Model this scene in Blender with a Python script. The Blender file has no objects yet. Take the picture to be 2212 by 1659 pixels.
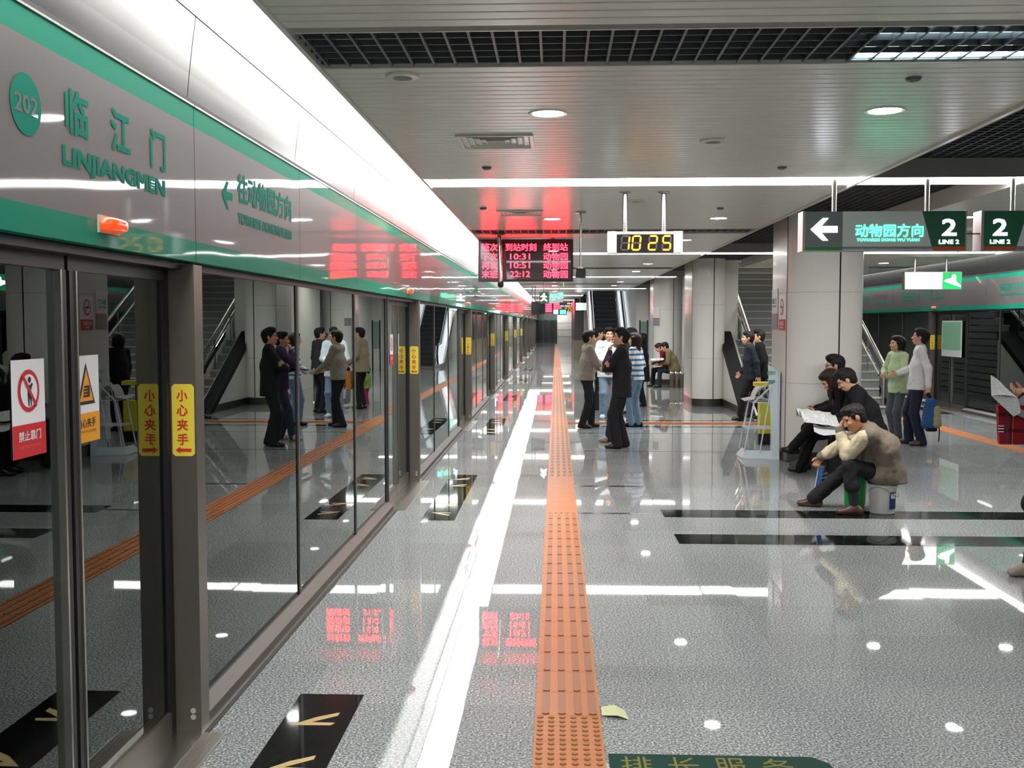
import bpy, bmesh, math, random
import numpy as np
from mathutils import Vector, Matrix
S = bpy.context.scene
COL = S.collection
R_ = math.radians
random.seed(4)

# ---------------------------------------------------------------- camera, world, exposure
F_PX = 2250.0
PSI = math.atan(95 / F_PX)       # turned a little to the left of the platform's axis
THETA = math.atan(131.5 / F_PX)  # tilted a little down
cam_d = bpy.data.cameras.new('camera'); cam = bpy.data.objects.new('camera', cam_d); COL.objects.link(cam)
cam_d.sensor_fit = 'HORIZONTAL'; cam_d.sensor_width = 36.0; cam_d.lens = F_PX / 2212 * 36.0
cam_d.clip_start = 0.05; cam_d.clip_end = 300
cam.location = (0, 0, 1.8); cam.rotation_euler = (math.pi / 2 - THETA, 0, PSI)
S.camera = cam
W = bpy.data.worlds.new('world'); S.world = W; W.use_nodes = True
W.node_tree.nodes['Background'].inputs[0].default_value = (0.5, 0.55, 0.6, 1)
W.node_tree.nodes['Background'].inputs[1].default_value = 0.02
vs = S.view_settings
vs.view_transform = 'Standard'; vs.look = 'None'; vs.gamma = 1; vs.use_curve_mapping = False
vs.exposure = 0.66
S.cycles.max_bounces = 8; S.cycles.diffuse_bounces = 3; S.cycles.glossy_bounces = 5
S.cycles.transmission_bounces = 6; S.cycles.transparent_max_bounces = 12
S.cycles.sample_clamp_indirect = 6.0
E_COVE, E_ROW, E_DOWN = 7.0, 14.5, 60.0   # how strongly the lamps glow

# ---------------------------------------------------------------- materials
def lin(c):
    return tuple(((v / 255) / 12.92 if v / 255 <= .04045 else ((v / 255 + .055) / 1.055) ** 2.4) for v in c)
MATS = {}
def mat(name, rgb, rough=.6, metal=0., spec=.5, coat=0., coat_rough=.03, emit=0., ecol=None):
    if name in MATS: return MATS[name]
    m = bpy.data.materials.new(name); m.use_nodes = True
    b = m.node_tree.nodes['Principled BSDF']
    c = lin(rgb) + (1,)
    b.inputs['Base Color'].default_value = c
    b.inputs['Roughness'].default_value = rough; b.inputs['Metallic'].default_value = metal
    b.inputs['Specular IOR Level'].default_value = spec
    b.inputs['Coat Weight'].default_value = coat; b.inputs['Coat Roughness'].default_value = coat_rough
    if emit:
        b.inputs['Emission Color'].default_value = (lin(ecol) if ecol else lin(rgb)) + (1,)
        b.inputs['Emission Strength'].default_value = emit
    MATS[name] = m; return m
class N:   # tiny node helper
    def __init__(s, m): s.t = m.node_tree; s.b = s.t.nodes['Principled BSDF']
    def __call__(s, typ, **kw):
        n = s.t.nodes.new(typ)
        for k, v in kw.items():
            if k.startswith('i_'):
                k = k[2:]; n.inputs[int(k) if k.isdigit() else k].default_value = v
            else: setattr(n, k, v)
        return n
    def l(s, a, b): s.t.links.new(a, b)
def fabric(name, rgb, var=.12, scale=60, rough=.85):
    if name in MATS: return MATS[name]
    m = mat(name, rgb, rough, spec=.25); n = N(m)
    tc = n('ShaderNodeTexCoord'); no = n('ShaderNodeTexNoise', i_Scale=scale, i_Detail=4.)
    n.l(tc.outputs['Object'], no.inputs['Vector'])
    mx = n('ShaderNodeMix', data_type='RGBA', blend_type='MULTIPLY'); mx.inputs[0].default_value = 1
    cr = n('ShaderNodeMapRange', i_1=.3, i_2=.7, i_3=1 - var, i_4=1 + var)
    n.l(no.outputs['Fac'], cr.inputs[0]); mx.inputs[6].default_value = lin(rgb) + (1,)
    n.l(cr.outputs[0], mx.inputs[7]); n.l(mx.outputs[2], n.b.inputs['Base Color'])
    bp = n('ShaderNodeBump', i_Strength=.25, i_Distance=.01); n.l(no.outputs['Fac'], bp.inputs['Height'])
    n.l(bp.outputs[0], n.b.inputs['Normal']); return m
def granite(name, dark, mid, light, scale, rough, tile=.6, tilt=.004, seam=1., p=(.38, .47, .58), coat=0.):
    m = mat(name, (120, 120, 120), rough, coat=coat, coat_rough=.02); n = N(m)
    tc = n('ShaderNodeTexCoord')
    no = n('ShaderNodeTexNoise', i_Scale=scale, i_Detail=3., i_Roughness=.62); n.l(tc.outputs['Object'], no.inputs['Vector'])
    cr = n('ShaderNodeValToRGB'); n.l(no.outputs['Fac'], cr.inputs[0])
    e = cr.color_ramp.elements; e[0].position = p[0]; e[0].color = lin(dark) + (1,)
    e[1].position = p[2]; e[1].color = lin(light) + (1,); x = e.new(p[1]); x.color = lin(mid) + (1,)
    if tile:
        sc = n('ShaderNodeVectorMath', operation='SCALE'); sc.inputs['Scale'].default_value = 1 / tile; n.l(tc.outputs['Object'], sc.inputs[0])
        fl = n('ShaderNodeVectorMath', operation='FLOOR'); n.l(sc.outputs[0], fl.inputs[0])
        wn = n('ShaderNodeTexWhiteNoise', noise_dimensions='3D'); n.l(fl.outputs[0], wn.inputs['Vector'])
        fr = n('ShaderNodeVectorMath', operation='FRACTION'); n.l(sc.outputs[0], fr.inputs[0])
        se = n('ShaderNodeSeparateXYZ'); n.l(fr.outputs[0], se.inputs[0])
        mi = n('ShaderNodeMath', operation='MINIMUM'); n.l(se.outputs[0], mi.inputs[0]); n.l(se.outputs[1], mi.inputs[1])
        gt = n('ShaderNodeMath', operation='GREATER_THAN', i_1=.006); n.l(mi.outputs[0], gt.inputs[0])
        mr = n('ShaderNodeMapRange', i_3=.86, i_4=1.08); n.l(wn.outputs['Value'], mr.inputs[0])
        g2 = n('ShaderNodeMapRange', i_3=1 - .45 * seam, i_4=1.); n.l(gt.outputs[0], g2.inputs[0])
        mu = n('ShaderNodeMath', operation='MULTIPLY'); n.l(mr.outputs[0], mu.inputs[0]); n.l(g2.outputs[0], mu.inputs[1])
        mx = n('ShaderNodeMix', data_type='RGBA', blend_type='MULTIPLY'); mx.inputs[0].default_value = 1
        n.l(cr.outputs[0], mx.inputs[6]); n.l(mu.outputs[0], mx.inputs[7]); n.l(mx.outputs[2], n.b.inputs['Base Color'])
        sb = n('ShaderNodeVectorMath', operation='SUBTRACT'); sb.inputs[1].default_value = (.5, .5, .5); n.l(wn.outputs['Color'], sb.inputs[0])
        lo = n('ShaderNodeTexNoise', i_Scale=1.6, i_Detail=1.); n.l(tc.outputs['Object'], lo.inputs['Vector'])
        s3 = n('ShaderNodeVectorMath', operation='SUBTRACT'); s3.inputs[1].default_value = (.5, .5, .5); n.l(lo.outputs['Color'], s3.inputs[0])
        ad = n('ShaderNodeVectorMath', operation='ADD'); n.l(sb.outputs[0], ad.inputs[0]); n.l(s3.outputs[0], ad.inputs[1])
        s2 = n('ShaderNodeVectorMath', operation='MULTIPLY'); s2.inputs[1].default_value = (tilt, tilt, 0); n.l(ad.outputs[0], s2.inputs[0])
        ge = n('ShaderNodeNewGeometry'); a2 = n('ShaderNodeVectorMath', operation='ADD'); n.l(ge.outputs['Normal'], a2.inputs[0]); n.l(s2.outputs[0], a2.inputs[1])
        nz = n('ShaderNodeVectorMath', operation='NORMALIZE'); n.l(a2.outputs[0], nz.inputs[0]); n.l(nz.outputs[0], n.b.inputs['Normal'])
        if coat: n.l(nz.outputs[0], n.b.inputs['Coat Normal'])
    else: n.l(cr.outputs[0], n.b.inputs['Base Color'])
    return m
M_FLOOR = granite('polished grey granite', (46, 52, 54), (126, 132, 133), (210, 215, 214), 92, .55, tilt=.0016, p=(.36, .50, .64), coat=.95, seam=.5)
M_FLOOR.node_tree.nodes['Principled BSDF'].inputs['Specular IOR Level'].default_value = .35
M_BLACKST = granite('polished black granite', (10, 11, 12), (16, 17, 18), (34, 35, 36), 70, .05, tile=.6, tilt=.003, seam=-.6)
M_STEPST = granite('grey step granite', (58, 62, 64), (100, 104, 104), (150, 152, 150), 120, .5, tile=0)
def ripple(m, scale=(1., .5, 1.), strength=.02, coat=True, dist=.05, sc=2.2):
    n = N(m); tc = n('ShaderNodeTexCoord'); mp = n('ShaderNodeMapping'); mp.inputs['Scale'].default_value = scale
    ge = n('ShaderNodeNewGeometry')
    no = n('ShaderNodeTexNoise', i_Scale=sc, i_Detail=1.); n.l(ge.outputs['Position'], mp.inputs[0]); n.l(mp.outputs[0], no.inputs['Vector'])
    bp = n('ShaderNodeBump', i_Strength=strength, i_Distance=dist); n.l(no.outputs['Fac'], bp.inputs['Height'])
    n.l(bp.outputs[0], n.b.inputs['Normal'])
    if coat: n.l(bp.outputs[0], n.b.inputs['Coat Normal'])
    return m
M_FASC = ripple(mat('satin grey fascia', (98, 94, 94), .5, .25, spec=.2, coat=.5, coat_rough=.04), strength=.09, dist=.03)
M_GREEN = ripple(mat('green fascia band', (0, 118, 94), .6, .0, spec=.1, coat=.35, coat_rough=.04), strength=.09, dist=.03)
M_COVEP = ripple(mat('brushed cove panel', (92, 92, 94), .26, .92), strength=.08, dist=.03, coat=False)
M_TEAL = mat('teal lettering', (0, 112, 94), .7, spec=.1)
M_POST = mat('brown grey anodised metal', (112, 107, 100), .38, .7)
M_DARKF = mat('dark door frame', (34, 35, 35), .4, .3)
M_STEEL = mat('brushed stainless steel', (176, 174, 168), .26, .95)
M_CHROME = mat('polished chrome', (215, 215, 215), .08, 1.)
M_BLACK = mat('matt black', (14, 14, 15), .6)
M_BLKP = mat('black plastic', (24, 24, 26), .35)
M_GAP = mat('dark void', (8, 8, 9), .9, spec=.1)
M_CEIL = mat('satin ceiling strip', (208, 207, 197), .27, .0, spec=.55)
M_GRID = mat('charcoal grid', (52, 55, 56), .5)
M_GRAT = mat('grey grating', (86, 90, 92), .45, .3)
M_BEAM = mat('grey painted beam', (140, 138, 134), .5)
M_WHITE = mat('cream enamel panel', (222, 220, 214), .3, coat=.2, coat_rough=.1)
M_WTILE = mat('white wall panel', (214, 212, 206), .35)
M_SEAM = mat('black seam', (20, 20, 20), .6)
M_PLINTH = mat('steel plinth', (92, 90, 86), .3, .7)
M_COVE = mat('cove light', (255, 255, 255), .5, emit=E_COVE, ecol=(255, 253, 251))
M_ROW = mat('row light', (255, 255, 255), .5, emit=E_ROW, ecol=(255, 252, 250))
M_DOWN = mat('downlight lens', (255, 255, 255), .5, emit=E_DOWN, ecol=(255, 253, 251))
M_TUBE = mat('fluorescent tube', (255, 255, 255), .5, emit=9, ecol=(205, 235, 245))
M_TACT = mat('orange tactile rubber', (180, 104, 34), .5, spec=.3, coat=.15, coat_rough=.2)
M_TBAR = mat('worn tactile bars', (150, 90, 40), .5, spec=.3, coat=.1, coat_rough=.2)
M_GOLD = mat('gold inlay', (176, 152, 92), .35, .5)
M_LED = mat('red diodes', (255, 40, 50), .5, emit=17, ecol=(255, 24, 38))
M_LEDBG = mat('led panel ground', (48, 8, 14), .25, coat=.6)
M_LEDFR = mat('maroon led frame', (58, 34, 40), .4)
M_AMB = mat('amber segments', (255, 180, 30), .5, emit=2.4, ecol=(255, 146, 10))
M_SEGOFF = mat('unlit segments', (48, 44, 46), .5)
M_LITW = mat('lit white', (255, 255, 255), .5, emit=5, ecol=(240, 244, 255))
M_LITG = mat('lit green', (90, 255, 205), .5, emit=3.0, ecol=(70, 250, 190))
M_SGREY = mat('sign grey', (186, 196, 191), .3, coat=.3, emit=.07)
M_SDARK = mat('sign dark grey', (112, 120, 122), .3, coat=.3, emit=.05)
M_SGREEN = mat('sign dark green', (18, 92, 62), .3, coat=.4, emit=.05)
M_SGRN2 = mat('sign green', (26, 130, 66), .3, emit=.05)
M_SORAN = mat('sign orange', (190, 84, 40), .4, emit=.05)
M_RED = mat('sign red', (206, 22, 36), .4)
M_YEL = mat('sign amber', (240, 160, 24), .4)
M_SWHITE = mat('sign white', (236, 236, 238), .35)
M_STK = mat('yellow sticker', (226, 204, 62), .45)
M_STKR = mat('sticker red', (196, 46, 24), .5)
M_ORLAMP = mat('orange lamp lens', (232, 74, 16), .2, coat=.5, emit=.35, ecol=(255, 80, 10))
def glass_mat(name, tint, ior=1.5, gain=1.4):
    m = bpy.data.materials.new(name); m.use_nodes = True; t = m.node_tree
    t.nodes.remove(t.nodes['Principled BSDF']); o = t.nodes['Material Output']
    tr = t.nodes.new('ShaderNodeBsdfTransparent'); tr.inputs[0].default_value = tint + (1,)
    gl = t.nodes.new('ShaderNodeBsdfGlossy'); gl.inputs['Roughness'].default_value = 0.0; gl.inputs[0].default_value = (.93, 1, .97, 1)
    fr = t.nodes.new('ShaderNodeFresnel'); fr.inputs[0].default_value = ior
    mu = t.nodes.new('ShaderNodeMath'); mu.operation = 'MULTIPLY'; mu.inputs[1].default_value = gain; mu.use_clamp = True
    mx = t.nodes.new('ShaderNodeMixShader')
    t.links.new(fr.outputs[0], mu.inputs[0]); t.links.new(mu.outputs[0], mx.inputs[0])
    t.links.new(tr.outputs[0], mx.inputs[1]); t.links.new(gl.outputs[0], mx.inputs[2]); t.links.new(mx.outputs[0], o.inputs[0])
    return m
M_GLASS = glass_mat('screen glass', (.62, .72, .68), 1.5, 1.45)
M_ACRYL = glass_mat('clear acrylic', (.90, .94, .95), 1.45, 1.2)

# ---------------------------------------------------------------- mesh helpers
class MB:
    def __init__(s): s.v = []; s.f = []; s.m = []; s.mats = []; s.smooth = []
    def mi(s, m):
        if m not in s.mats: s.mats.append(m)
        return s.mats.index(m)
    def add(s, vs, fs, m, smooth=False):
        o = len(s.v); s.v += [tuple(v) for v in vs]; k = s.mi(m)
        for f in fs: s.f.append([i + o for i in f]); s.m.append(k); s.smooth.append(smooth)
        return s
    def box(s, x0, x1, y0, y1, z0, z1, m):
        x0, x1 = sorted((x0, x1)); y0, y1 = sorted((y0, y1)); z0, z1 = sorted((z0, z1))
        v = [(x, y, z) for z in (z0, z1) for y in (y0, y1) for x in (x0, x1)]
        return s.add(v, [(0, 2, 3, 1), (4, 5, 7, 6), (0, 1, 5, 4), (2, 6, 7, 3), (0, 4, 6, 2), (1, 3, 7, 5)], m)
    def prism(s, poly, d, m, smooth=False):       # closed loop of 3-D points pushed along d
        n = len(poly); d = Vector(d); p = [Vector(q) for q in poly]
        return s.add(p + [q + d for q in p], [tuple(range(n))[::-1], tuple(range(n, 2 * n))] + [(i, (i + 1) % n, n + (i + 1) % n, n + i) for i in range(n)], m, smooth)
    def tube(s, pts, r, m, n=10, cap=True):
        pts = [Vector(p) for p in pts]; rs = r if isinstance(r, (list, tuple)) else [r] * len(pts); vs = []
        up = None
        for i, p in enumerate(pts):
            d = (pts[min(i + 1, len(pts) - 1)] - pts[max(i - 1, 0)]).normalized()
            if up is None: up = Vector((0, 0, 1)) if abs(d.z) < .9 else Vector((1, 0, 0))
            a = d.cross(up).normalized(); b = a.cross(d).normalized(); up = b
            for k in range(n):
                t = 2 * math.pi * k / n; vs.append(p + (a * math.cos(t) + b * math.sin(t)) * rs[i])
        fs = [(i * n + k, i * n + (k + 1) % n, (i + 1) * n + (k + 1) % n, (i + 1) * n + k) for i in range(len(pts) - 1) for k in range(n)]
        s.add(vs, fs, m, True)
        if cap: s.add(vs[:n], [tuple(range(n))], m); s.add(vs[-n:], [tuple(range(n))[::-1]], m)
        return s
    def lathe(s, c, prof, m, n=28, axis='z'):     # prof: list of (r, h)
        vs = []
        for r, h in prof:
            for k in range(n):
                t = 2 * math.pi * k / n; a, b = r * math.cos(t), r * math.sin(t)
                vs.append((c[0] + a, c[1] + b, c[2] + h) if axis == 'z' else (c[0] + h, c[1] + a, c[2] + b))
        L = len(prof)
        fs = [(i * n + k, i * n + (k + 1) % n, (i + 1) * n + (k + 1) % n, (i + 1) * n + k) for i in range(L - 1) for k in range(n)]
        if axis != 'z': pass
        return s.add(vs, fs + [tuple(range(n))[::-1], tuple((L - 1) * n + k for k in range(n))], m, False)
    def mesh(s, name, off):
        me = bpy.data.meshes.new(name)
        me.from_pydata([(x - off[0], y - off[1], z - off[2]) for x, y, z in s.v], [], s.f)
        for m in s.mats: me.materials.append(m)
        me.polygons.foreach_set('material_index', s.m); me.polygons.foreach_set('use_smooth', s.smooth)
        me.update(); return me
    def build(s, name, parent=None, kind=None, label=None):
        root = parent
        while root is not None and root.parent is not None: root = root.parent
        off = tuple(root.location) if root is not None else (0, 0, 0)
        o = bpy.data.objects.new(name, s.mesh(name, off)); COL.objects.link(o)
        if parent is not None: o.parent = parent
        if kind: o['kind'] = kind
        if label: o['label'] = label
        return o
def thing(name, loc, label, cat, group=None, rot=0):
    o = bpy.data.objects.new(name, None); COL.objects.link(o); o.location = loc; o.rotation_euler = (0, 0, rot)
    o['kind'] = 'thing'; o.empty_display_size = .1; o['label'] = label; o['category'] = cat
    if len(label.split()) > 16: print('LONG', label)
    if group: o['group'] = group
    return o
def kids(o): return KIDS.get(o.name, [])
def copy_tree(o, loc=None, label=None, parent=None):
    c = o.copy(); COL.objects.link(c)
    if parent is not None: c.parent = parent
    if loc is not None: c.location = loc
    if label: c['label'] = label
    for ch in [x for x in o.children]: copy_tree(ch, parent=c)
    return c
ORD = 'first second third fourth fifth sixth seventh eighth ninth tenth eleventh twelfth thirteenth fourteenth fifteenth sixteenth seventeenth eighteenth nineteenth twentieth'.split()
for a in 'first second third fourth fifth sixth seventh eighth ninth'.split(): ORD.append('twenty-' + a)
ORD.append('thirtieth')
for a in 'first second third fourth fifth sixth seventh eighth ninth'.split(): ORD.append('thirty-' + a)
ORD.append('fortieth')
for a in 'first second third fourth fifth sixth seventh eighth ninth'.split(): ORD.append('forty-' + a)
_tc = {}
def text_geo(txt, bold):
    if (txt, bold) in _tc: return _tc[(txt, bold)]
    cu = bpy.data.curves.new('t', 'FONT'); cu.body = txt; cu.size = 1; cu.offset = bold; cu.resolution_u = 2
    ob = bpy.data.objects.new('t', cu); COL.objects.link(ob)
    me = ob.to_mesh() if False else bpy.data.meshes.new_from_object(ob.evaluated_get(bpy.context.evaluated_depsgraph_get()))
    v = [tuple(p.co) for p in me.vertices]; f = [tuple(p.vertices) for p in me.polygons]
    bpy.data.objects.remove(ob); bpy.data.curves.remove(cu); bpy.data.meshes.remove(me)
    _tc[(txt, bold)] = (v, f); return v, f
def write(mb, txt, p0, r, u, w, h, m, bold=.012, lift=.0015):
    """letters filling the w x h box whose lower left corner is p0, reading along r with u up"""
    v, f = text_geo(txt, 0)
    if not v: return mb
    if bold > 0:
        e = bold * .8; W_, H_ = w / max(len(txt), 1) * 1.0, h; e = e * min(W_ if ord(txt[0]) > 255 else h, h)
        r_, u_ = Vector(r), Vector(u)
        for a, b in ((-1, -1), (1, -1), (-1, 1)): write(mb, txt, Vector(p0) + r_ * (e + a * e) + u_ * (e + b * e), r, u, w - 2 * e, h - 2 * e, m, 0, lift + .0001 * (a + 2 * b))
        p0 = Vector(p0) + r_ * 2 * e + u_ * 2 * e; w -= 2 * e; h -= 2 * e
    xs = [q[0] for q in v]; ys = [q[1] for q in v]
    x0, y0 = min(xs), min(ys); sx = w / max(max(xs) - x0, 1e-6); sy = h / max(max(ys) - y0, 1e-6)
    r, u, p0 = Vector(r), Vector(u), Vector(p0); n = r.cross(u)
    return mb.add([p0 + r * ((q[0] - x0) * sx) + u * ((q[1] - y0) * sy) + n * lift for q in v], f, m)
def flat(mb, pts, p0, r, u, m, lift=.001):     # a flat polygon in plane coordinates
    r, u, p0 = Vector(r), Vector(u), Vector(p0); n = r.cross(u)
    return mb.add([p0 + r * a + u * b + n * lift for a, b in pts], [tuple(range(len(pts)))], m)
def ring(a, b, ra, rb, n=28):
    o = [(a + ra * math.cos(2 * math.pi * k / n), b + ra * math.sin(2 * math.pi * k / n)) for k in range(n)]
    return o

# ================================================================ LARGE STRUCTURE
PER = 7.33; Y0 = 4.42; XG, XR = -1.62, 8.28; MIRX = 6.66; ZC = 3.03
YB, YE = -6.0, 96.0
FAR_SIDE = lambda x: MIRX - x
mb = MB(); mb.add([(XG + .02, YB, 0), (XR - .02, YB, 0), (XR - .02, YE, 0), (XG + .02, YE, 0), (XG + .02, YB, -.2), (XR - .02, YB, -.2), (XR - .02, YE, -.2), (XG + .02, YE, -.2)],
       [(0, 1, 2, 3), (4, 7, 6, 5), (0, 4, 5, 1), (1, 5, 6, 2), (2, 6, 7, 3), (3, 7, 4, 0)], M_FLOOR); mb.build('floor', kind='structure')
# ceilings: metal strips laid across both platforms, with openings for lights, gratings, stairs and escalator
ROWS = [9.28 + 9.4 * k for k in range(-1, 10)]
GRATS = [4.46 + 9.4 * k for k in range(-1, 10)]
ROW_HW, GRAT_W = .24, .61
def strips(x0, x1, cuts):
    mb = MB(); y = YB; P = .1
    for i in range(int((YE - YB) / P)):
        ya = YB + i * P; yb = ya + .086
        if any(ya < r + ROW_HW - .02 and yb > r - ROW_HW + .02 for r in ROWS) or any(ya < g + GRAT_W - .02 and yb > g + .02 for g in GRATS): continue
        xa, xb = x0, x1
        for (c0, c1, ca, cb) in cuts:
            if ya > c0 and yb < c1:
                if ca <= xa: xa = cb
                else: xb = ca
        if xb - xa < .05: continue
        yb = ya + .091; pr = [(ya, ZC + .012), (ya, ZC + .0025), (ya + .005, ZC), (yb - .005, ZC), (yb, ZC + .0025), (yb, ZC + .012)]
        mb.add([(xa, a, b) for a, b in pr] + [(xb, a, b) for a, b in pr], [(k, k + 6, k + 7, k + 1) for k in range(5)], M_CEIL)
    return mb
STAIR_CUT = (23.0, 45, 3.9, 6.6); ESC_CUT = (40.0, 70, 1.2, 2.7)
c1 = strips(-1.13, 2.6, [ESC_CUT]); c1.box(2.6, 2.63, YB, 40, ZC - .02, ZC + .2, M_CEIL); c1.build('ceiling', kind='structure')
c2 = strips(FAR_SIDE(2.6), FAR_SIDE(-1.13), [STAIR_CUT]); c2.box(FAR_SIDE(2.63), FAR_SIDE(2.6), YB, 23, ZC - .02, ZC + .2, M_CEIL); c2.build('ceiling', kind='structure')
# the dark plenum above the strips
mb = MB()
def slab(x0, x1, y0, y1, z): mb.box(x0, x1, y0, y1, z, z + .05, M_GAP)
slab(-3.2, 2.63, YB, 4.2, 3.42); slab(-3.2, 1.2, 4.2, YE, 3.42); slab(1.2, 2.63, 4.2, 40, 3.42); slab(1.2, 2.8, 62, YE, 3.42)
slab(2.63, 4.07, YB, 40, 3.75); slab(4.07, 9.9, YB, 23, 3.42); slab(6.6, 9.9, 23, YE, 3.42); slab(2.7, 4.0, 40, YE, 3.6)
mb.build('ceiling', kind='structure')
mb = MB(); mb.box(-3.2, 9.9, YB - .2, YB, 0, 3.5, M_WTILE); mb.build('wall_back', kind='structure')
# tunnels behind the screens
for nm, xa, xb in (('wall_near_tunnel', -5.2, -5.0), ('wall_far_tunnel', 11.6, 11.8)):
    mb = MB(); mb.box(xa, xb, YB, YE, -1.2, 4.2, mat('tunnel wall', (44, 46, 46), .9)); mb.build(nm, kind='structure')
for xa, xb in ((-5.0, XG - .02), (XR + .02, 11.6)):
    mb = MB(); mb.box(xa, xb, YB, YE, -1.25, -1.2, mat('track bed', (30, 30, 30), .9)); mb.box(xa, xb, YB, YE, 3.47, 3.55, M_GAP); mb.build('floor', kind='structure')
# centre zone: charcoal open grid ceiling and the beams that carry the row lights
mb = MB(); z0, z1 = 3.19, 3.24
for i in range(15):
    x = 2.63 + .1 * i; mb.box(x - .006, x + .006, YB, 40, z0, z1, M_GRID)
for i in range(int((40 - YB) / .1)):
    y = YB + .1 * i; mb.box(2.63, 4.07, y - .005, y + .005, z0, z1, M_GRID)
mb.build('ceiling_grid', kind='structure')
# kerbs under the screens, lintels, head covers
for side in (0, 1):
    fx = (lambda x: x) if side == 0 else FAR_SIDE
    mb = MB()
    mb.box(fx(-1.70), fx(-1.535), YB, YE, 0, .012, M_STEEL)
    mb.box(fx(-1.535), fx(-1.52), YB, YE, -.01, .004, M_BLACK)
    mb.build('trim_%d' % (side + 1), kind='structure')
    mb = MB(); mb.box(fx(-1.75), fx(-1.605), YB, YE, 2.03, 2.06, M_DARKF); mb.box(fx(-1.9), fx(-1.60), YB, YE, 2.06, 3.12, M_GAP)
    mb.box(fx(-1.60), fx(-1.545), YB, YE, 2.73, 2.745, M_BLACK)
    mb.build('trim_%d' % (side + 3), kind='structure')
# end wall, with the glazed screen returning across the platform end
mb = MB(); mb.box(.1, 9.9, YE - 1.2, YE - 1, 0, 3.4, M_WTILE)
for i in range(3): mb.box(.1, 1.6, YE - 1.21, YE - 1.2, .55 + .62 * i, .57 + .62 * i, M_SEAM)
mb.build('wall_end', kind='structure')
mb = MB(); mb.box(-1.7, .1, YE - 1.1, YE - 1, 0, 2.05, mat('dark end glazing', (30, 34, 38), .15)); mb.box(-1.7, .1, YE - 1.1, YE - 1, 2.14, 3.4, M_FASC); mb.box(-1.7, .1, YE - 1.11, YE - 1, 2.05, 2.14, M_GREEN)
for x in (-1.2, -.65, -.1): mb.box(x, x + .04, YE - 1.13, YE - 1.1, 0, 2.05, M_POST)
mb.build('wall_end_screen', kind='structure')

# columns: oblong, cream enamel, dark joint and steel plinth
def column(cx, ya, yb, r, nm, zt=3.2, dp=None):
    dp = dp or r
    def plan(rr):
        q = rr - r; p = [(cx + rr * math.sin(t), ya - (dp + q) * math.cos(t)) for t in [R_(-90 + 6 * k) for k in range(31)]]
        return p + [(cx + rr * math.sin(t), yb - (dp + q) * math.cos(t)) for t in [R_(90 + 6 * k) for k in range(31)]]
    mb = MB(); p = plan(r); n = len(p)
    for za, zb, m, rr in ((.16, zt, M_WHITE, r), (0, .16, M_PLINTH, r - .012)):
        q = plan(rr); k = [(x, y, za) for x, y in q] + [(x, y, zb) for x, y in q]
        mb.add(k, [(i, (i + 1) % n, n + (i + 1) % n, n + i) for i in range(n)], m, True); mb.add(k, [tuple(range(n))[::-1], tuple(range(n, 2 * n))], m)
    for phi in (14, -83): # vertical joints
        t = R_(phi); x, y = cx + r * math.sin(t), ya - dp * math.cos(t); d = .009 if phi == 14 else .0035
        mb.box(x - d, x + d, y - .004, y + .012, .16, zt, M_SEAM)
    for z in (1.03, 2.19):
        q = plan(r + .0012); k = [(x, y, z) for x, y in q] + [(x, y, z + .005) for x, y in q]
        mb.add(k, [(i, (i + 1) % n, n + (i + 1) % n, n + i) for i in range(n)], mat('panel joint', (150, 148, 142), .5), True)
    o = mb.build(nm, kind='structure'); return o
column(3.45, 13.62, 14.45, .485, 'column_front', dp=.32); column(3.31, 22.9, 24.2, .355, 'column_middle', dp=.25); column(3.31, 31.0, 32.0, .445, 'column_back')
# stair: steps, low white side walls with black sloping tops, handrails
def slopebar(mb, x0, x1, pts, m): mb.prism([(x0, y, z) for y, z in pts], (x1 - x0, 0, 0), m)
STY, RISE, RUN = 20.7, .16, .30
st = thing('staircase', (5.3, STY, 0), 'grey granite stairs climbing away behind the columns', 'stairs')
mb = MB()
mb2 = MB()
for i in range(26):
    y, z = STY + RUN * i, RISE * i
    mb.box(3.95, 6.55, y, STY + RUN * 26, z, z + RISE - .02, M_STEPST); mb2.box(3.95, 6.55, y - .025, y + .30, z + RISE - .02, z + RISE, mat('worn step edge', (176, 174, 166), .4))
mb.build('riser', st); mb2.build('tread', st)
for xa, xb, sgn in ((3.63, 3.95, 1), (6.55, 6.87, -1)):
    w = MB(); slopebar(w, xa, xb, [(20.45, .0), (23.3, 1.50), (23.3, 0)], M_WHITE)
    xs = xa - .005 if sgn == 1 else xb
    slopebar(w, xs, xs + .005, [(20.5, .0), (23.3, .0), (23.3, .15), (20.75, .15)], M_PLINTH)
    w.build('side_wall', st)
    c = MB(); slopebar(c, xa - .02, xb + .02 - .1 * (sgn == 1), [(20.25, 0), (20.5, 0), (23.3, 1.47), (23.3, 1.62)], mat('black sloping cap', (20, 20, 22), .55, spec=.15)); c.build('cap', st)
    hx = 4.06 if sgn == 1 else 6.5
    h = MB(); sl = RISE / RUN
    ytop = 24.6 if sgn == 1 else 27.5
    za, zb = .98 + sl * .0, .98 + sl * (ytop - 20.95)
    h.tube([(hx, 20.95, za), (hx, ytop, zb)], .042, M_STEEL, 14)
    h.tube([(hx, 20.95, za), (hx, 20.93, za - .06), (hx, 20.93, 0)], .04, M_STEEL, 14)
    h.tube([(hx + .05 * sgn, 21.1, za - .22), (hx + .05 * sgn, ytop, zb - .30)], .022, M_STEEL, 10)
    for yy in np.arange(22.0, ytop, 1.1): h.tube([(hx, yy, sl * (yy - STY)), (hx, yy, za + sl * (yy - 20.95))], .02, M_STEEL, 8)
    h.build('handrail', st)
    g = MB(); slopebar(g, hx - .006, hx + .006, [(21.2, .2), (21.2, .85), (ytop, zb - .35), (ytop, zb - .95)], M_ACRYL); g.build('glass_guard', st)
mb = MB()
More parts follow.
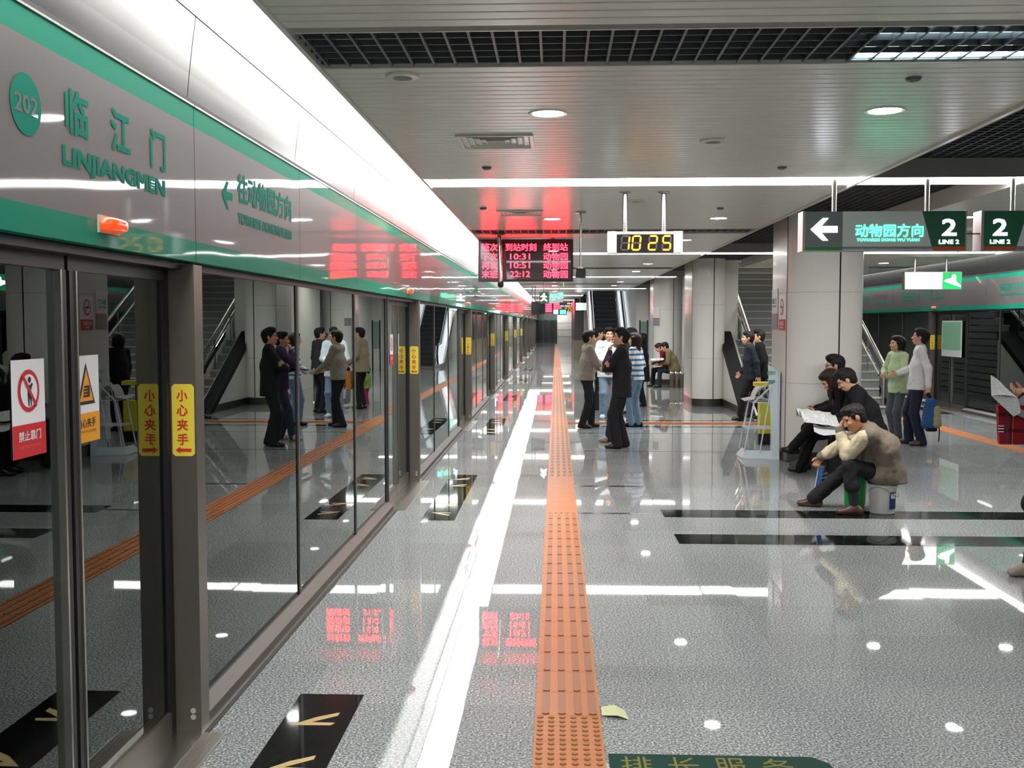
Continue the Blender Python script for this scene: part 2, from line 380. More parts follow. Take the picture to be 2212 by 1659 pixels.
mb.box(3.6, 4.02, 23.3, 30, 0, 6.2, M_WTILE); mb.box(6.6, 6.9, 23.4, 30, 2.9, 6.2, M_WTILE)
mb.build('wall_stair', kind='structure')
mb = MB(); mb.box(3.55, 6.95, 29.0, 29.2, 3.0, 6.2, M_WTILE); mb.box(3.55, 6.95, 22.9, 23.1, 3.2, 3.6, M_BEAM); mb.box(3.5, 7, 22.9, 29.2, 6.2, 6.3, M_WTILE); mb.build('wall_stair_upper', kind='structure')
# closing wall behind the stair and beside the escalator
mb = MB(); mb.box(3.12, 9.9, 41, 41.2, 0, 3.6, M_WTILE); mb.box(3.12, 3.4, 41.2, 70, 0, 3.6, M_WTILE)
for x in (3.62, 4.4): mb.box(x, x + .012, 40.99, 41, 0, 3.4, M_SEAM)
mb.build('wall_middle', kind='structure')
mb = MB(); mb.box(.92, 1.38, 52, 62, 0, .95, mat('beige stone cladding', (150, 138, 122), .25)); mb.box(.92, 1.38, 52, 62, .95, 3.0, mat('dark metal cladding', (84, 84, 82), .35)); mb.build('wall_escalator', kind='structure')
mb = MB(); mb.box(4.07, 4.12, 33, 41, 0, 3.0, M_WTILE); mb.box(3.62, 3.7, 29.2, 29.3, 0, 2.9, mat('dark steel post', (70, 70, 70), .3, .8)); mb.build('wall_passage', kind='structure')

# ---------------------------------------------------------------- lamps
# continuous cove strip above each platform edge, in lengths
SEG = PER / 3
def cove(side, i):
    fx = (lambda x: x) if side == 0 else FAR_SIDE
    y = 4.42 + SEG * i
    o = thing('cove_light', (fx(-1.35), y, ZC), '%s length from the camera of the white cove light above the %s platform edge' % (ORD[i + 5 if side == 0 else i - 5], 'near' if side == 0 else 'opposite'), 'strip light', 'cove lights along the %s platform edge' % ('near' if side == 0 else 'opposite'))
    mb = MB(); mb.box(fx(-1.62), fx(-1.152), y + .006, y + SEG - .006, 3.155, 3.17, M_COVE); mb.build('diffuser', o)
    mb = MB(); mb.box(fx(-1.152), fx(-1.128), y, y + SEG, ZC - .012, 3.19, M_CEIL); mb.build('lip', o)
for i in range(-4, 30): cove(0, i)
for i in range(5, 14): cove(1, i)
def row_light(i):
    y = ROWS[i]
    o = thing('row_light', (3.33, y, ZC), 'long white light across the ceiling, %s one away from the camera' % ORD[i - 1] if i > 0 else 'long white light across the ceiling above the camera', 'strip light', 'lights across the ceiling')
    mb = MB(); end = 7.79 if y < 23 else (3.2 if y < 40 else 1.2)
    mb.box(-1.13, end, y - ROW_HW, y + ROW_HW, ZC + .004, ZC + .03, M_ROW); mb.build('diffuser', o)
    if y < 40:
        mb = MB(); mb.box(2.63, 4.05, y - ROW_HW - .02, y + ROW_HW + .02, ZC + .03, 3.19, M_BEAM); mb.box(2.63, 4.05, y - ROW_HW - .02, y - ROW_HW, ZC, ZC + .03, M_BEAM); mb.build('housing', o)
for i in range(len(ROWS)): row_light(i)
def downlight(x, y, lab):
    o = thing('downlight', (x, y, ZC), lab, 'downlight', 'round downlights in the ceiling')
    mb = MB(); mb.lathe((x, y, ZC), [(.092, .004), (.092, -.004), (.112, -.007), (.118, .0), (.118, .02)], M_CEIL, 32); mb.build('trim_ring', o)
    mb = MB(); mb.lathe((x, y, ZC), [(.093, .0), (.0935, -.004), (.001, -.0065)], M_DOWN, 32); mb.build('lens', o)
dy = sorted([6.2 + 9.4 * k for k in range(0, 6)] + [12.4 + 9.4 * k for k in range(-1, 5)])
for nm, x, yy in (('nearest the bright cove', -.05, dy), ('between the grid and the clock', 1.9, dy), ('beyond the grid', 4.77, [y for y in dy if 8 < y < 23]), ('nearest the opposite cove', 6.72, [y for y in dy if 10 < y < 40])):
    for k, y in enumerate(yy):
        if x < 2.2 and x > 1 and y > 40: continue
        if 28 < y < 40 and x == 6.72: pass
        downlight(x, y, '%s round white downlight from the camera in the line %s' % (ORD[k], nm))
# gratings across the near platform ceiling, the nearest with a louvred fluorescent fitting
def grating(i):
    y = GRATS[i]
    o = thing('ceiling_grating', (.75, y, ZC), 'dark square-mesh ceiling grating across the platform, %s from the camera end' % ORD[i], 'grating', 'gratings across the ceiling')
    mb = MB()
    for k in range(37 if y < 40 else 0):
        x = -1.1 + .103 * k; mb.box(x - .006, x + .006, y, y + GRAT_W, ZC + .005, ZC + .04, M_GRAT)
    if y > 40: mb.box(-1.13, 1.2, y, y + GRAT_W, ZC + .03, ZC + .04, M_GAP)
    for k in range(6): mb.box(-1.13, 2.6 if y < 40 else 1.2, y + .03 + .11 * k - .004, y + .03 + .11 * k + .004, ZC + .01, ZC + .036, M_GRAT)
    mb.build('mesh_bars', o)
    mb = MB(); e = 2.6 if y < 40 else 1.2
    for yy in (y - .012, y + GRAT_W): mb.box(-1.13, e, yy, yy + .012, ZC - .004, ZC + .06, M_CEIL)
    mb.build('edge', o)
for i in range(1, 7): grating(i)
for i in (1, 2):
    y = GRATS[i]
    o = thing('fluorescent_fitting', (2.0, y + .3, 3.1), 'bluish louvred fluorescent fitting in the %s' % ('nearest ceiling grating' if i == 1 else 'second ceiling grating'), 'ceiling light')
    mb = MB(); mb.box(1.36, 2.58, y, y + .02, 3.09, 3.24, M_CHROME); mb.box(1.36, 2.58, y + .59, y + .61, 3.09, 3.24, M_CHROME); mb.box(1.36, 2.58, y + .02, y + .59, 3.22, 3.24, M_BLKP)
    for k in range(13): mb.box(1.36 + .1 * k, 1.364 + .1 * k, y + .02, y + .59, 3.09, 3.19, M_BLKP)
    mb.build('louvre', o)
    for yy, za in ((y + .235, 3.098), (y + .555, 3.066)):
        mb = MB(); mb.tube([(1.40, yy, za), (2.58, yy, za)], .024, M_TUBE if i == 1 else M_SWHITE, 10); mb.build('tube', o)
        mb = MB(); mb.box(1.38, 2.59, yy + .027, yy + .033, za - .03, za + .05, M_STEEL); mb.build('reflector', o)
# light in the stair shaft (upper concourse)
o = thing('concourse_light', (5.3, 26.5, 6.19), 'white light panel over the upper stairs', 'ceiling light'); mb = MB(); mb.box(4.4, 6.2, 25.5, 25.9, 6.16, 6.19, M_ROW); mb.box(4.4, 6.2, 27.5, 27.9, 6.16, 6.19, M_ROW); mb.build('diffuser', o)

# ================================================================ PLATFORM SCREENS
def SX(side): return (lambda x: x) if side == 0 else FAR_SIDE
def axes(side): return (Vector((0, 1, 0)), Vector((0, 0, 1))) if side == 0 else (Vector((0, -1, 0)), Vector((0, 0, 1)))
def wpt(side, x, y, z): return Vector((SX(side)(x), y, z))
NEARFAR = ('near', 'opposite')
def sign_no_lean(mb, side, x, yc, z0):       # yc: centre along the platform
    r, u = axes(side); p = wpt(side, x, yc, z0) - r * .105
    flat(mb, [(0, 0), (.21, 0), (.21, .31), (0, .31)], p, r, u, M_SWHITE, .002)
    flat(mb, [(0, 0), (.21, 0), (.21, .105), (0, .105)], p, r, u, M_RED, .003)
    flat(mb, ring(.105, .21, .068, .075), p, r, u, M_RED, .003); flat(mb, ring(.105, .21, .053, .06), p, r, u, M_SWHITE, .004)
    flat(mb, ring(.107, .245, .01, .011, 12), p, r, u, M_BLACK, .005)
    flat(mb, [(.098, .16), (.104, .16), (.108, .195), (.113, .16), (.119, .16), (.117, .215), (.128, .23), (.122, .236), (.11, .228), (.098, .228), (.094, .20)], p, r, u, M_BLACK, .005)
    flat(mb, [(.058, .258), (.068, .266), (.153, .162), (.143, .154)], p, r, u, M_RED, .006)
    write(mb, '禁止靠门', p + r * .035 + u * .052, r, u, .14, .032, M_SWHITE, .02, .004)
    write(mb, 'DO NOT LEAN ON THE DOOR', p + r * .035 + u * .03, r, u, .14, .009, mat('pale red print', (226, 110, 116), .5), 0, .004)
def sign_hand(mb, side, x, yc, z0):
    r, u = axes(side); p = wpt(side, x, yc, z0) - r * .105
    flat(mb, [(0, 0), (.21, 0), (.21, .31), (0, .31)], p, r, u, M_SWHITE, .002)
    flat(mb, [(0, 0), (.21, 0), (.21, .105), (0, .105)], p, r, u, M_YEL, .003)
    flat(mb, [(.035, .135), (.175, .135), (.105, .285)], p, r, u, M_BLACK, .003); flat(mb, [(.052, .147), (.158, .147), (.105, .262)], p, r, u, M_YEL, .004)
    for k in range(4): flat(mb, [(.078, .162 + .011 * k), (.112, .162 + .011 * k), (.112, .169 + .011 * k), (.078 + .004 * k, .169 + .011 * k)], p, r, u, M_BLACK, .005)
    flat(mb, [(.112, .160), (.130, .163), (.130, .200), (.112, .205)], p, r, u, M_BLACK, .005)
    write(mb, '当心夹手', p + r * .035 + u * .052, r, u, .14, .034, M_BLACK, .02, .004)
    write(mb, 'CAUTION WATCH YOUR HANDS', p + r * .035 + u * .034, r, u, .14, .009, M_BLACK, 0, .004)
def sticker(mb, side, xa, y, z0):            # on the post's face that looks back along the platform
    r = Vector((1, 0, 0)); u = Vector((0, 0, 1)); a = min(SX(side)(xa), SX(side)(xa + .098)); p = Vector((a, y, z0))
    w, h = .098, .312
    flat(mb, [(.012, 0), (w - .012, 0), (w, .012), (w, h - .012), (w - .012, h), (.012, h), (0, h - .012), (0, .012)], p, r, u, M_STK, .0015)
    for k, ch in enumerate('小心夹手'): write(mb, ch, p + r * .022 + u * (.237 - .063 * k), r, u, .048, .05, M_STKR, .03, .003)
    s = 1 if side == 0 else -1
    q = [(-.036, 0), (-.014, .015), (-.014, .007), (.034, .007), (.034, -.007), (-.014, -.007), (-.014, -.015)]
    q = [(a * s + .049, b + .026) for a, b in q]; flat(mb, q if s == 1 else q[::-1], p, r, u, M_STKR, .003)
def sliding_door(side, k, y0, full=True):
    fx = SX(side); yc = y0 - .93; sd = NEARFAR[side]
    where = 'nearest the camera' if (side == 0 and k == 0) else '%s from the camera end' % ORD[k if side == 0 else k - 1]
    o = thing('platform_door', (fx(-1.65), yc, 0), 'sliding glass door pair of the %s platform screen, %s' % (sd, where), 'platform door', 'sliding doors of the %s platform screen' % sd)
    for s in (-1, 1):
        ya, yb = sorted((yc + s * .012, yc + s * .925))
        lf = MB()
        lf.box(fx(-1.70), fx(-1.665), ya, yb, .012, .11, M_POST); lf.box(fx(-1.70), fx(-1.665), ya, yb, 1.98, 2.03, M_DARKF)
        m0, m1 = sorted((yc + s * .925, yc + s * .88)); lf.box(fx(-1.70), fx(-1.667), m0, m1, .11, 1.98, M_DARKF)
        m0, m1 = sorted((yc + s * .012, yc + s * .05)); lf.box(fx(-1.70), fx(-1.66), m0, m1, .11, 1.98, M_DARKF)
        m0, m1 = sorted((yc + s * .05, yc + s * .062)); lf.box(fx(-1.70), fx(-1.655), m0, m1, .11, 1.98, M_STEEL)
        L = lf.build('door_leaf', o)
        g = MB(); g.box(fx(-1.688), fx(-1.680), min(yc + s * .062, yc + s * .88), max(yc + s * .062, yc + s * .88), .11, 1.98, M_GLASS); g.build('glass_pane', L)
        if full:
            sg = MB(); (sign_no_lean if s == (-1 if side == 0 else 1) else sign_hand)(sg, side, -1.679, yc + s * (.25 if s < 0 else .155) , 1.375)
            q = sg.build('warning_sign', L, label='white and red no leaning sign' if s == (-1 if side == 0 else 1) else 'white and amber pinched hand sign')
    p = MB(); p.box(fx(-1.662), fx(-1.550), y0 - .005, y0 + .10, 0, 2.05, M_POST); p.box(fx(-1.70), fx(-1.662), y0 - .045, y0 + .10, 0, 2.05, M_BLACK); P = p.build('door_post', o)
    if full:
        q = MB(); sticker(q, side, -1.655, y0 - .0052, 1.226); q.build('hand_warning_sticker', P, label='yellow sticker with red characters and arrow')
        q = MB()
        for dz in (0, .028): q.lathe((fx(-1.585), y0 - .006, .075 + dz), [(.012, 0), (.012, .001)], M_SWHITE, 14)
        b = MB()
        for dz in (0, .028):
            c = [(fx(-1.585) + .012 * math.cos(t), .075 + dz + .012 * math.sin(t)) for t in [2 * math.pi * i / 16 for i in range(16)]]
            b.prism([(a, y0 - .0052, z) for a, z in c], (0, -.003, 0), mat('grey cap', (170, 168, 164), .4))
        b.build('bolt_cap', P)
    p = MB(); p.box(fx(-1.70), fx(-1.60), y0 - 1.90, y0 - 1.86, 0, 2.05, M_DARKF); p.build('door_jamb', o)
    p = MB(); p.box(fx(-1.66), fx(-1.44), y0 - 1.86, y0 - .005, .001, .006, mat('ribbed sill', (150, 146, 138), .35, .8))
    for i in range(10): p.box(fx(-1.545 + .01 * i), fx(-1.541 + .01 * i), y0 - 1.86, y0 - .005, .006, .009, M_POST)
    p.build('sill', o)
    return o
PANELS = [(.10, 2.03), (2.03, 3.88), (3.88, 5.43)]
def glass_screen(side, k, j, y0):
    fx = SX(side); a, b = PANELS[j]; ya, yb = y0 + a, y0 + b; sd = NEARFAR[side]
    n = 3 * (k if side == 0 else k - 1) + j
    o = thing('glass_screen', (fx(-1.62), (ya + yb) / 2, 0), 'fixed dark glass pane of the %s platform screen, %s from the camera end' % (sd, ORD[n]), 'glass screen', 'fixed panes of the %s platform screen' % sd)
    f = MB(); w = .014 if j == 0 else .014
    f.box(fx(-1.63), fx(-1.608), yb - w, yb - .003, .09, 2.05, M_STEEL)
    f.box(fx(-1.632), fx(-1.612), ya + .003, ya + .03, .09, 2.05, M_DARKF); f.box(fx(-1.632), fx(-1.612), yb - .04, yb - w, .09, 2.05, M_DARKF)
    f.prism([(fx(-1.62), ya, .012), (fx(-1.55), ya, .012), (fx(-1.553), ya, .055), (fx(-1.61), ya, .092), (fx(-1.63), ya, .092), (fx(-1.63), ya, .012)], (0, yb - ya - .002, 0), mat('dull kerb metal', (74, 71, 66), .5, .5))
    f.build('frame', o)
    g = MB(); g.box(fx(-1.626), fx(-1.618), ya + .03, yb - .04, .09, 2.05, M_GLASS); g.build('glass_pane', o)
def arrow_pts(a, b, s, flip=False):          # fat arrow pointing to -r
    q = [(-.5, 0), (-.05, .42), (.16, .42), (-.1, .12), (.5, .12), (.5, -.12), (-.1, -.12), (.16, -.42), (-.05, -.42)]
    if flip: q = [(-x, y) for x, y in q][::-1]
    return [(a + s * x, b + s * y) for x, y in q]
def fascia(side, n, y, texts=None, lamp=False):
    fx = SX(side); sd = NEARFAR[side]; W = PER / 4; r, u = axes(side)
    w0 = n if side == 0 else n
    desc = {'name': 'fascia panel with 202 station badge', 'way': 'fascia panel with arrow and direction', 'logo': 'fascia panel with dark word'}.get(texts and texts[0], 'plain grey fascia panel')
    o = thing('fascia_panel', (fx(-1.58), y + W / 2, 2.06), '%s above the %s platform doors, %s from the camera' % (desc, sd, ORD[n]), 'fascia panel', 'fascia panels of the %s platform screen' % sd)
    g = .004
    m = MB(); m.box(fx(-1.60), fx(-1.55), y + g, y + W - g, 2.15, 2.635, M_FASC); fc = m.build('face', o)
    m = MB(); m.box(fx(-1.60), fx(-1.55), y + g, y + W - g, 2.062, 2.15, M_GREEN); m.build('green_band', o)
    m = MB(); m.box(fx(-1.60), fx(-1.55), y + g, y + W - g, 2.635, 2.722, M_GREEN); m.box(fx(-1.60), fx(-1.545), y + g, y + W - g, 2.722, 2.73, M_STEEL); m.build('green_band', o)
    m = MB(); pr = [(-1.60, 2.748), (-1.578, 2.748), (-1.566, 2.86), (-1.551, 2.98), (-1.533, 3.10), (-1.60, 3.10)]
    m.prism([(fx(a), y + g, b) for a, b in pr], (0, W - 2 * g, 0), M_COVEP); m.box(fx(-1.575), fx(-1.528), y, y + W, 3.10, 3.112, M_BLKP); m.build('cove_panel', o)
    if lamp:
        yl = y + .95 if side == 0 else y + .88
        m = MB(); c = (fx(-1.55), yl, 2.137); d = 1 if side == 0 else -1
        pr = [(0, -.08), (.006, -.082), (.028, -.078), (.034, -.07)]
        m.box(fx(-1.55), fx(-1.543), yl - .084, yl + .084, 2.107, 2.167, mat('lamp base grey', (170, 168, 160), .5)); lb = m.build('lamp_base', o)
        m = MB(); vs, fs, K, J = [], [], 16, 8
        for j in range(J + 1):
            t = math.pi / 2 * j / J
            for k in range(K):
                a = 2 * math.pi * k / K; e = .55
                ca, sa = math.copysign(abs(math.cos(a)) ** e, math.cos(a)), math.copysign(abs(math.sin(a)) ** e, math.sin(a))
                vs.append((fx(-1.543) + d * .05 * math.sin(t), yl + .082 * ca * math.cos(t) ** .6, 2.137 + .028 * sa * math.cos(t) ** .6))
        fs = [(j * K + k, j * K + (k + 1) % K, (j + 1) * K + (k + 1) % K, (j + 1) * K + k) for j in range(J) for k in range(K)]
        m.add(vs, fs, M_ORLAMP, True); m.build('lamp_lens', lb, label='orange alarm lamp lens')
    if texts:
        m = MB(); px = -1.5495; yl = y if side == 0 else y + W
        P = lambda a, z: wpt(side, px, yl + a * (1 if side == 0 else -1), z)
        if texts[0] == 'name':
            flat(m, ring(0, 0, .09, .092, 36), P(.405, 2.438), r, u, M_TEAL, .0012)
            write(m, '202', P(.338, 2.41), r, u, .134, .056, M_FASC, .03, .002); m.build('station_badge', fc); m = MB()
            for ch, a, w, z, h in (('临', .65, .165, 2.402, .148), ('江', .99, .165, 2.402, .152), ('门', 1.34, .158, 2.394, .152)): write(m, ch, P(a, z), r, u, w, h, M_TEAL, .035)
            m.build('station_name', fc); m = MB()
            write(m, 'LINJIANGMEN', P(.625, 2.281), r, u, .86, .081, M_TEAL, .075)
        elif texts[0] == 'way':
            f = texts[1]
            flat(m, arrow_pts(.44 if not f else 1.75, 2.40 - 2.36, .155, f), P(0, 2.36), r, u, M_TEAL, .0012); m.build('direction_arrow', fc); m = MB()
            write(m, texts[2], P(.60, 2.388), r, u, 1.03, .145, M_TEAL, .035); m.build('lettering', fc); m = MB()
            write(m, texts[3], P(.60, 2.284), r, u, 1.03, .056, M_TEAL, .07)
        elif texts[0] == 'logo':
            mm = mat('dull maroon print', (92, 60, 58), .5); write(m, '城市轨道交通', P(.3, 2.40), r, u, 1.1, .13, mm, .02); flat(m, [(0, 0), (1.25, 0), (1.25, .045), (0, .045)], P(.25, 2.29), r, u, M_TEAL, .0012)
        m.build('lettering', fc)
    return o
WAY = ('way', False, '往动物园方向', 'TOWARDS DONGWUYUAN'); WAY2 = ('way', True, '往较场口方向', 'TOWARDS JIAOCHANGKOU')
for k in range(0, 11):
    y0 = Y0 + PER * k
    sliding_door(0, k, y0, k < 7)
    for j in range(3): glass_screen(0, k, j, y0)
Yp = Y0 - PER
for j in range(1, 3): # panes left of the nearest door, behind the frame edge but mirrored in the floor
    pass
for k in range(-1, 11):
    y0 = Y0 + PER * k + .03
    for j in range(4):
        n = 4 * k + j
        if n < -1: continue
        t = {-1: ('name',), 0: WAY, 7: ('name',), 8: WAY, 15: ('name',), 16: WAY}.get(n)
        fascia(0, n + 1, y0 + PER / 4 * j, t, j == 3)
for k in range(1, 5):
    y0 = Y0 + PER * k + 4.2
    sliding_door(1, k, y0, True)
    for j in range(3): glass_screen(1, k, j, y0)
for n in range(0, 15):
    t = [('name',), WAY2, ('logo',), WAY2, None][n % 5]
    fascia(1, n, 13.0 + PER / 4 * n, t, n % 4 == 1)

# ================================================================ FLOOR FEATURES
def tactile(nm, x0, ya, yb, label, dots_to, along=True, zones=()):
    o = thing(nm, (x0, ya, 0), label, 'tactile paving'); b = MB(); r = MB()
    def T(a, s0, s1, c0, c1, z0, z1, m, mb):
        if along: mb.box(x0 + c0, x0 + c1, s0, s1, z0, z1, m)
        else: mb.box(s0, s1, a + c0, a + c1, z0, z1, m)
    n = int(round((yb - ya) / .3))
    for i in range(n):
        s = ya + .3 * i; T(x0, s + .001, s + .299, 0, .3, .0005, .0055, M_TACT, b)
        if s < dots_to:
            for a in range(6):
                for c in range(6):
                    cx, cy = (x0 + .025 + .05 * c, s + .025 + .05 * a)
                    r.lathe((cx, cy, .0055), [(.0145, 0), (.0135, .003), (.010, .005)], M_TBAR, 12)
        elif any(p <= s < q for p, q in zones) or s > 40:
            for c in range(5): T(x0, s, s + .3, .03 + .055 * c, .05 + .055 * c, .0055, .010, M_TACT, r)
        else:
            for c in (.049, .124, .199, .266):
                c -= .0; p = [(-.017, .02), (-.008, .012), (.008, .012), (.017, .02), (.017, .28), (.008, .288), (-.008, .288), (-.017, .28)]
                q = [(x0 + c + u, s + v, .0055) if along else (s + v, x0 + c + u, .0055) for u, v in p]
                r.prism(q, (0, 0, .005), M_TBAR)
    b.build('tile', o); r.build('raised_pattern', o, label='worn raised bars and studs')
tactile('tactile_strip', -.092, 4.68 - .3 * 9, 90, 'long orange tactile strip with raised bars running down the near platform', 4.67, True, ((9.5, 12.0),))
tactile('tactile_strip', FAR_SIDE(.208), 9.0, 20.1, 'long orange tactile strip on the opposite platform, behind the couple', 0, True, ((0, 99),))
def cross_strip():
    o = thing('tactile_strip', (.21, 18.6, 0), 'orange tactile strip branching across the floor towards the stairs', 'tactile paving'); b = MB(); b.box(.212, 6.44, 18.6, 18.9, .0005, .0055, M_TACT); b.build('tile', o)
    r = MB()
    for c in range(5): r.box(.212, 6.44, 18.63 + .055 * c, 18.65 + .055 * c, .0055, .01, M_TACT)
    r.build('raised_pattern', o)
cross_strip()
mb = MB()
for (xa, xb, ya, yb) in ((1.01, 5.65, 9.64, 10.03), (1.01, 5.65, 8.47, 8.86), (.8, 3.7, 18.05, 18.25), (.8, 3.7, 19.2, 19.4)): mb.box(xa, xb, ya, yb, -.01, .0012, M_BLACKST)
mb.build('trim_5', kind='structure')
mb = MB(); mdk = mat('dark green inlay', (44, 52, 48), .15)
for (xa, xb, ya, yb) in ((.21, 1.0, 9.78, 9.84), (.21, 1.0, 11.42, 11.5), (.21, 3.2, 17.0, 17.06), (.21, 3.4, 14.6, 14.64)): mb.box(xa, xb, ya, yb, -.01, .001, mdk)
mb.build('trim_6', kind='structure')
def arrow_tile(side, k, yc):
    fx = SX(side); o = thing('arrow_floor_panel', (fx(-1.08), yc, 0), 'black floor panel with gold arrows before the %s platform doors, %s' % (NEARFAR[side], 'nearest the camera' if side == 0 and k == 0 else '%s from the camera end' % ORD[k]), 'floor panel', 'black arrow panels in front of the doors')
    b = MB(); b.box(fx(-1.235), fx(-.925), yc - 1.43, yc + 1.43, .0002, .0016, M_BLACKST); b.build('panel', o)
    for dy, sy in ((1.1, 1), (.62, 1), (-.62, -1), (-1.1, -1)):
        m = MB(); s = fx(0) * 0 + 1
        q = [(-.10, -.06), (.075, .085), (.095, .045), (-.01, -.028), (.095, -.028), (.095, -.062)]
        q = [(-.105, -.065), (-.01, .035), (.085, .095), (.085, .055), (.015, .0), (-.02, -.025), (.09, -.03), (.075, -.06)]
        pts = [(fx(-1.08 + a), yc + dy + b * sy, .0018) for a, b in q]
        m.add(pts, [tuple(range(len(q)))], M_GOLD); m.build('arrow', o)
for k in range(6): arrow_tile(0, k, Y0 - .93 + PER * k)
for k in range(3): arrow_tile(1, k, Y0 - .93 + PER * (k + 1) + 4.2)
# mat and card near the camera
o = thing('floor_mat', (.63, 3.6, 0), 'dark green mat with yellow characters on the floor at the bottom edge', 'mat')
mb = MB(); p = [(.222, 3.3), (1.12, 3.3), (1.12, 4.20), (1.06, 4.262), (.222, 4.262)]; mb.prism([(a, b, .0005) for a, b in p], (0, 0, .007), fabric('green mat', (18, 62, 50), .2, 200)); mb.build('pad', o)
mb = MB(); mg = mat('mat yellow', (126, 116, 36), .8)
for ch, x in (('排', .27), ('长', .46), ('服', .65), ('务', .84)): write(mb, ch, (x, 4.07, .0075), (1, 0, 0), (0, 1, 0), .125, .165, mg, .0, .0008)
mb.build('lettering', o)
o = thing('paper_card', (.27, 4.74, 0), 'small pale yellow folded card lying beside the orange strip', 'card')
mb = MB(); p = [(.215, 4.69), (.285, 4.665), (.335, 4.655), (.325, 4.76), (.275, 4.80), (.215, 4.795)]
zz = [.006, .016, .002, .002, .016, .006]; mb.add([(a, b, z) for (a, b), z in zip(p, zz)] + [(a, b, z - .0015) for (a, b), z in zip(p, zz)], [(0, 1, 4, 5), (1, 2, 3, 4), (6, 11, 10, 7), (7, 10, 9, 8)] + [(i, i + 6, (i + 1) % 6 + 6, (i + 1) % 6) for i in range(6)], mat('pale card', (206, 210, 160), .7)); mb.build('sheet', o)
def litter(x, y, lab):
    o = thing('floor_scrap', (x, y, 0), lab, 'scrap'); mb = MB()
    mb.add([(x - .05, y, .001), (x + .05, y + .02, .006), (x + .04, y + .05, .002), (x - .03, y + .03, .004)], [(0, 1, 2, 3)], M_SWHITE); mb.build('sheet', o)

# ================================================================ HANGING SIGNS, BOARDS, CAMERAS
E1, EZ = Vector((1, 0, 0)), Vector((0, 0, 1))
def flange(mb, x, y, z=ZC, r=.06, m=None): mb.lathe((x, y, z), [(r * .5, -.02), (r, -.012), (r, 0)], m or M_STEEL, 20)
# red diode board
by = 15.15; bx = lambda u: -1.13 + (u - 1033) * .00671; bz = lambda v: 3.012 - (v - 517) * .006703
o = thing('departure_board', (-.44, by, ZC), 'large red LED departure board hanging from the ceiling', 'display board')
m = MB(); m.box(-1.13, .245, by, by + .16, 2.40, 3.012, M_LEDFR); m.build('housing', o)
m = MB(); m.box(-1.095, .21, by - .004, by + .01, 2.435, 2.977, M_LEDBG); scr = m.build('screen', o)
m = MB()
for (t0, t1, t2, v) in (('班次', '到站时刻', '终到站', 534.2), ('下次', '10:31', '动物园', 554.5), ('再次', '10:51', '动物园', 573.2), ('末班', '22:12', '动物园', 592.2)):
    h = .112; z = bz(v) - h / 2
    write(m, t0, (bx(1041), by - .005, z), E1, EZ, .228, h, M_LED, .011)
    a, b = (1092, 1158.5) if t1[0] == '到' else (1102, 1145); write(m, t1, (bx(a), by - .005, z + (.0 if t1[0] == '到' else .014)), E1, EZ, (b - a) * .00671, h - (.0 if t1[0] == '到' else .026), M_LED, .011)
    write(m, t2, (bx(1174), by - .005, z), E1, EZ, .350, h, M_LED, .011)
    m.build('diode_text', scr, label='line of glowing red characters'); m = MB()
for x in (-.85, -.05): m = MB(); m.tube([(x, by + .08, 3.012), (x, by + .08, ZC + .01)], .03, M_STEEL); m.build('hanger', o)
# digital clock
SEG7 = {'0': 'abcdef', '1': 'bc', '2': 'abged', '5': 'afgcd', '3': 'abgcd', '8': 'abcdefg'}
def digit(mb, ch, x, z, w, h, y, on, off=None, sl=.08):
    t = w * .2; g = t * .22
    def bar(p, q):    # between two points in digit coordinates
        (a, b), (c, d) = p, q; L = math.hypot(c - a, d - b); ux, uz = (c - a) / L, (d - b) / L; nx, nz = -uz, ux
        pts = [(a + ux * g, b + uz * g), (a + ux * (g + t / 2) + nx * t / 2, b + uz * (g + t / 2) + nz * t / 2), (c - ux * (g + t / 2) + nx * t / 2, d - uz * (g + t / 2) + nz * t / 2), (c - ux * g, d - uz * g), (c - ux * (g + t / 2) - nx * t / 2, d - uz * (g + t / 2) - nz * t / 2), (a + ux * (g + t / 2) - nx * t / 2, b + uz * (g + t / 2) - nz * t / 2)]
        return [(x + p0 + sl * p1, y, z + p1) for p0, p1 in pts]
    k = {'a': ((0, h), (w, h)), 'b': ((w, h), (w, h / 2)), 'c': ((w, h / 2), (w, 0)), 'd': ((0, 0), (w, 0)), 'e': ((0, h / 2), (0, 0)), 'f': ((0, h), (0, h / 2)), 'g': ((0, h / 2), (w, h / 2))}
    for s in 'abcdefg':
        lit = s in SEG7[ch]
        if lit or off: mb.add(bar(*k[s]), [(5, 4, 3, 2, 1, 0)], on if lit else off)
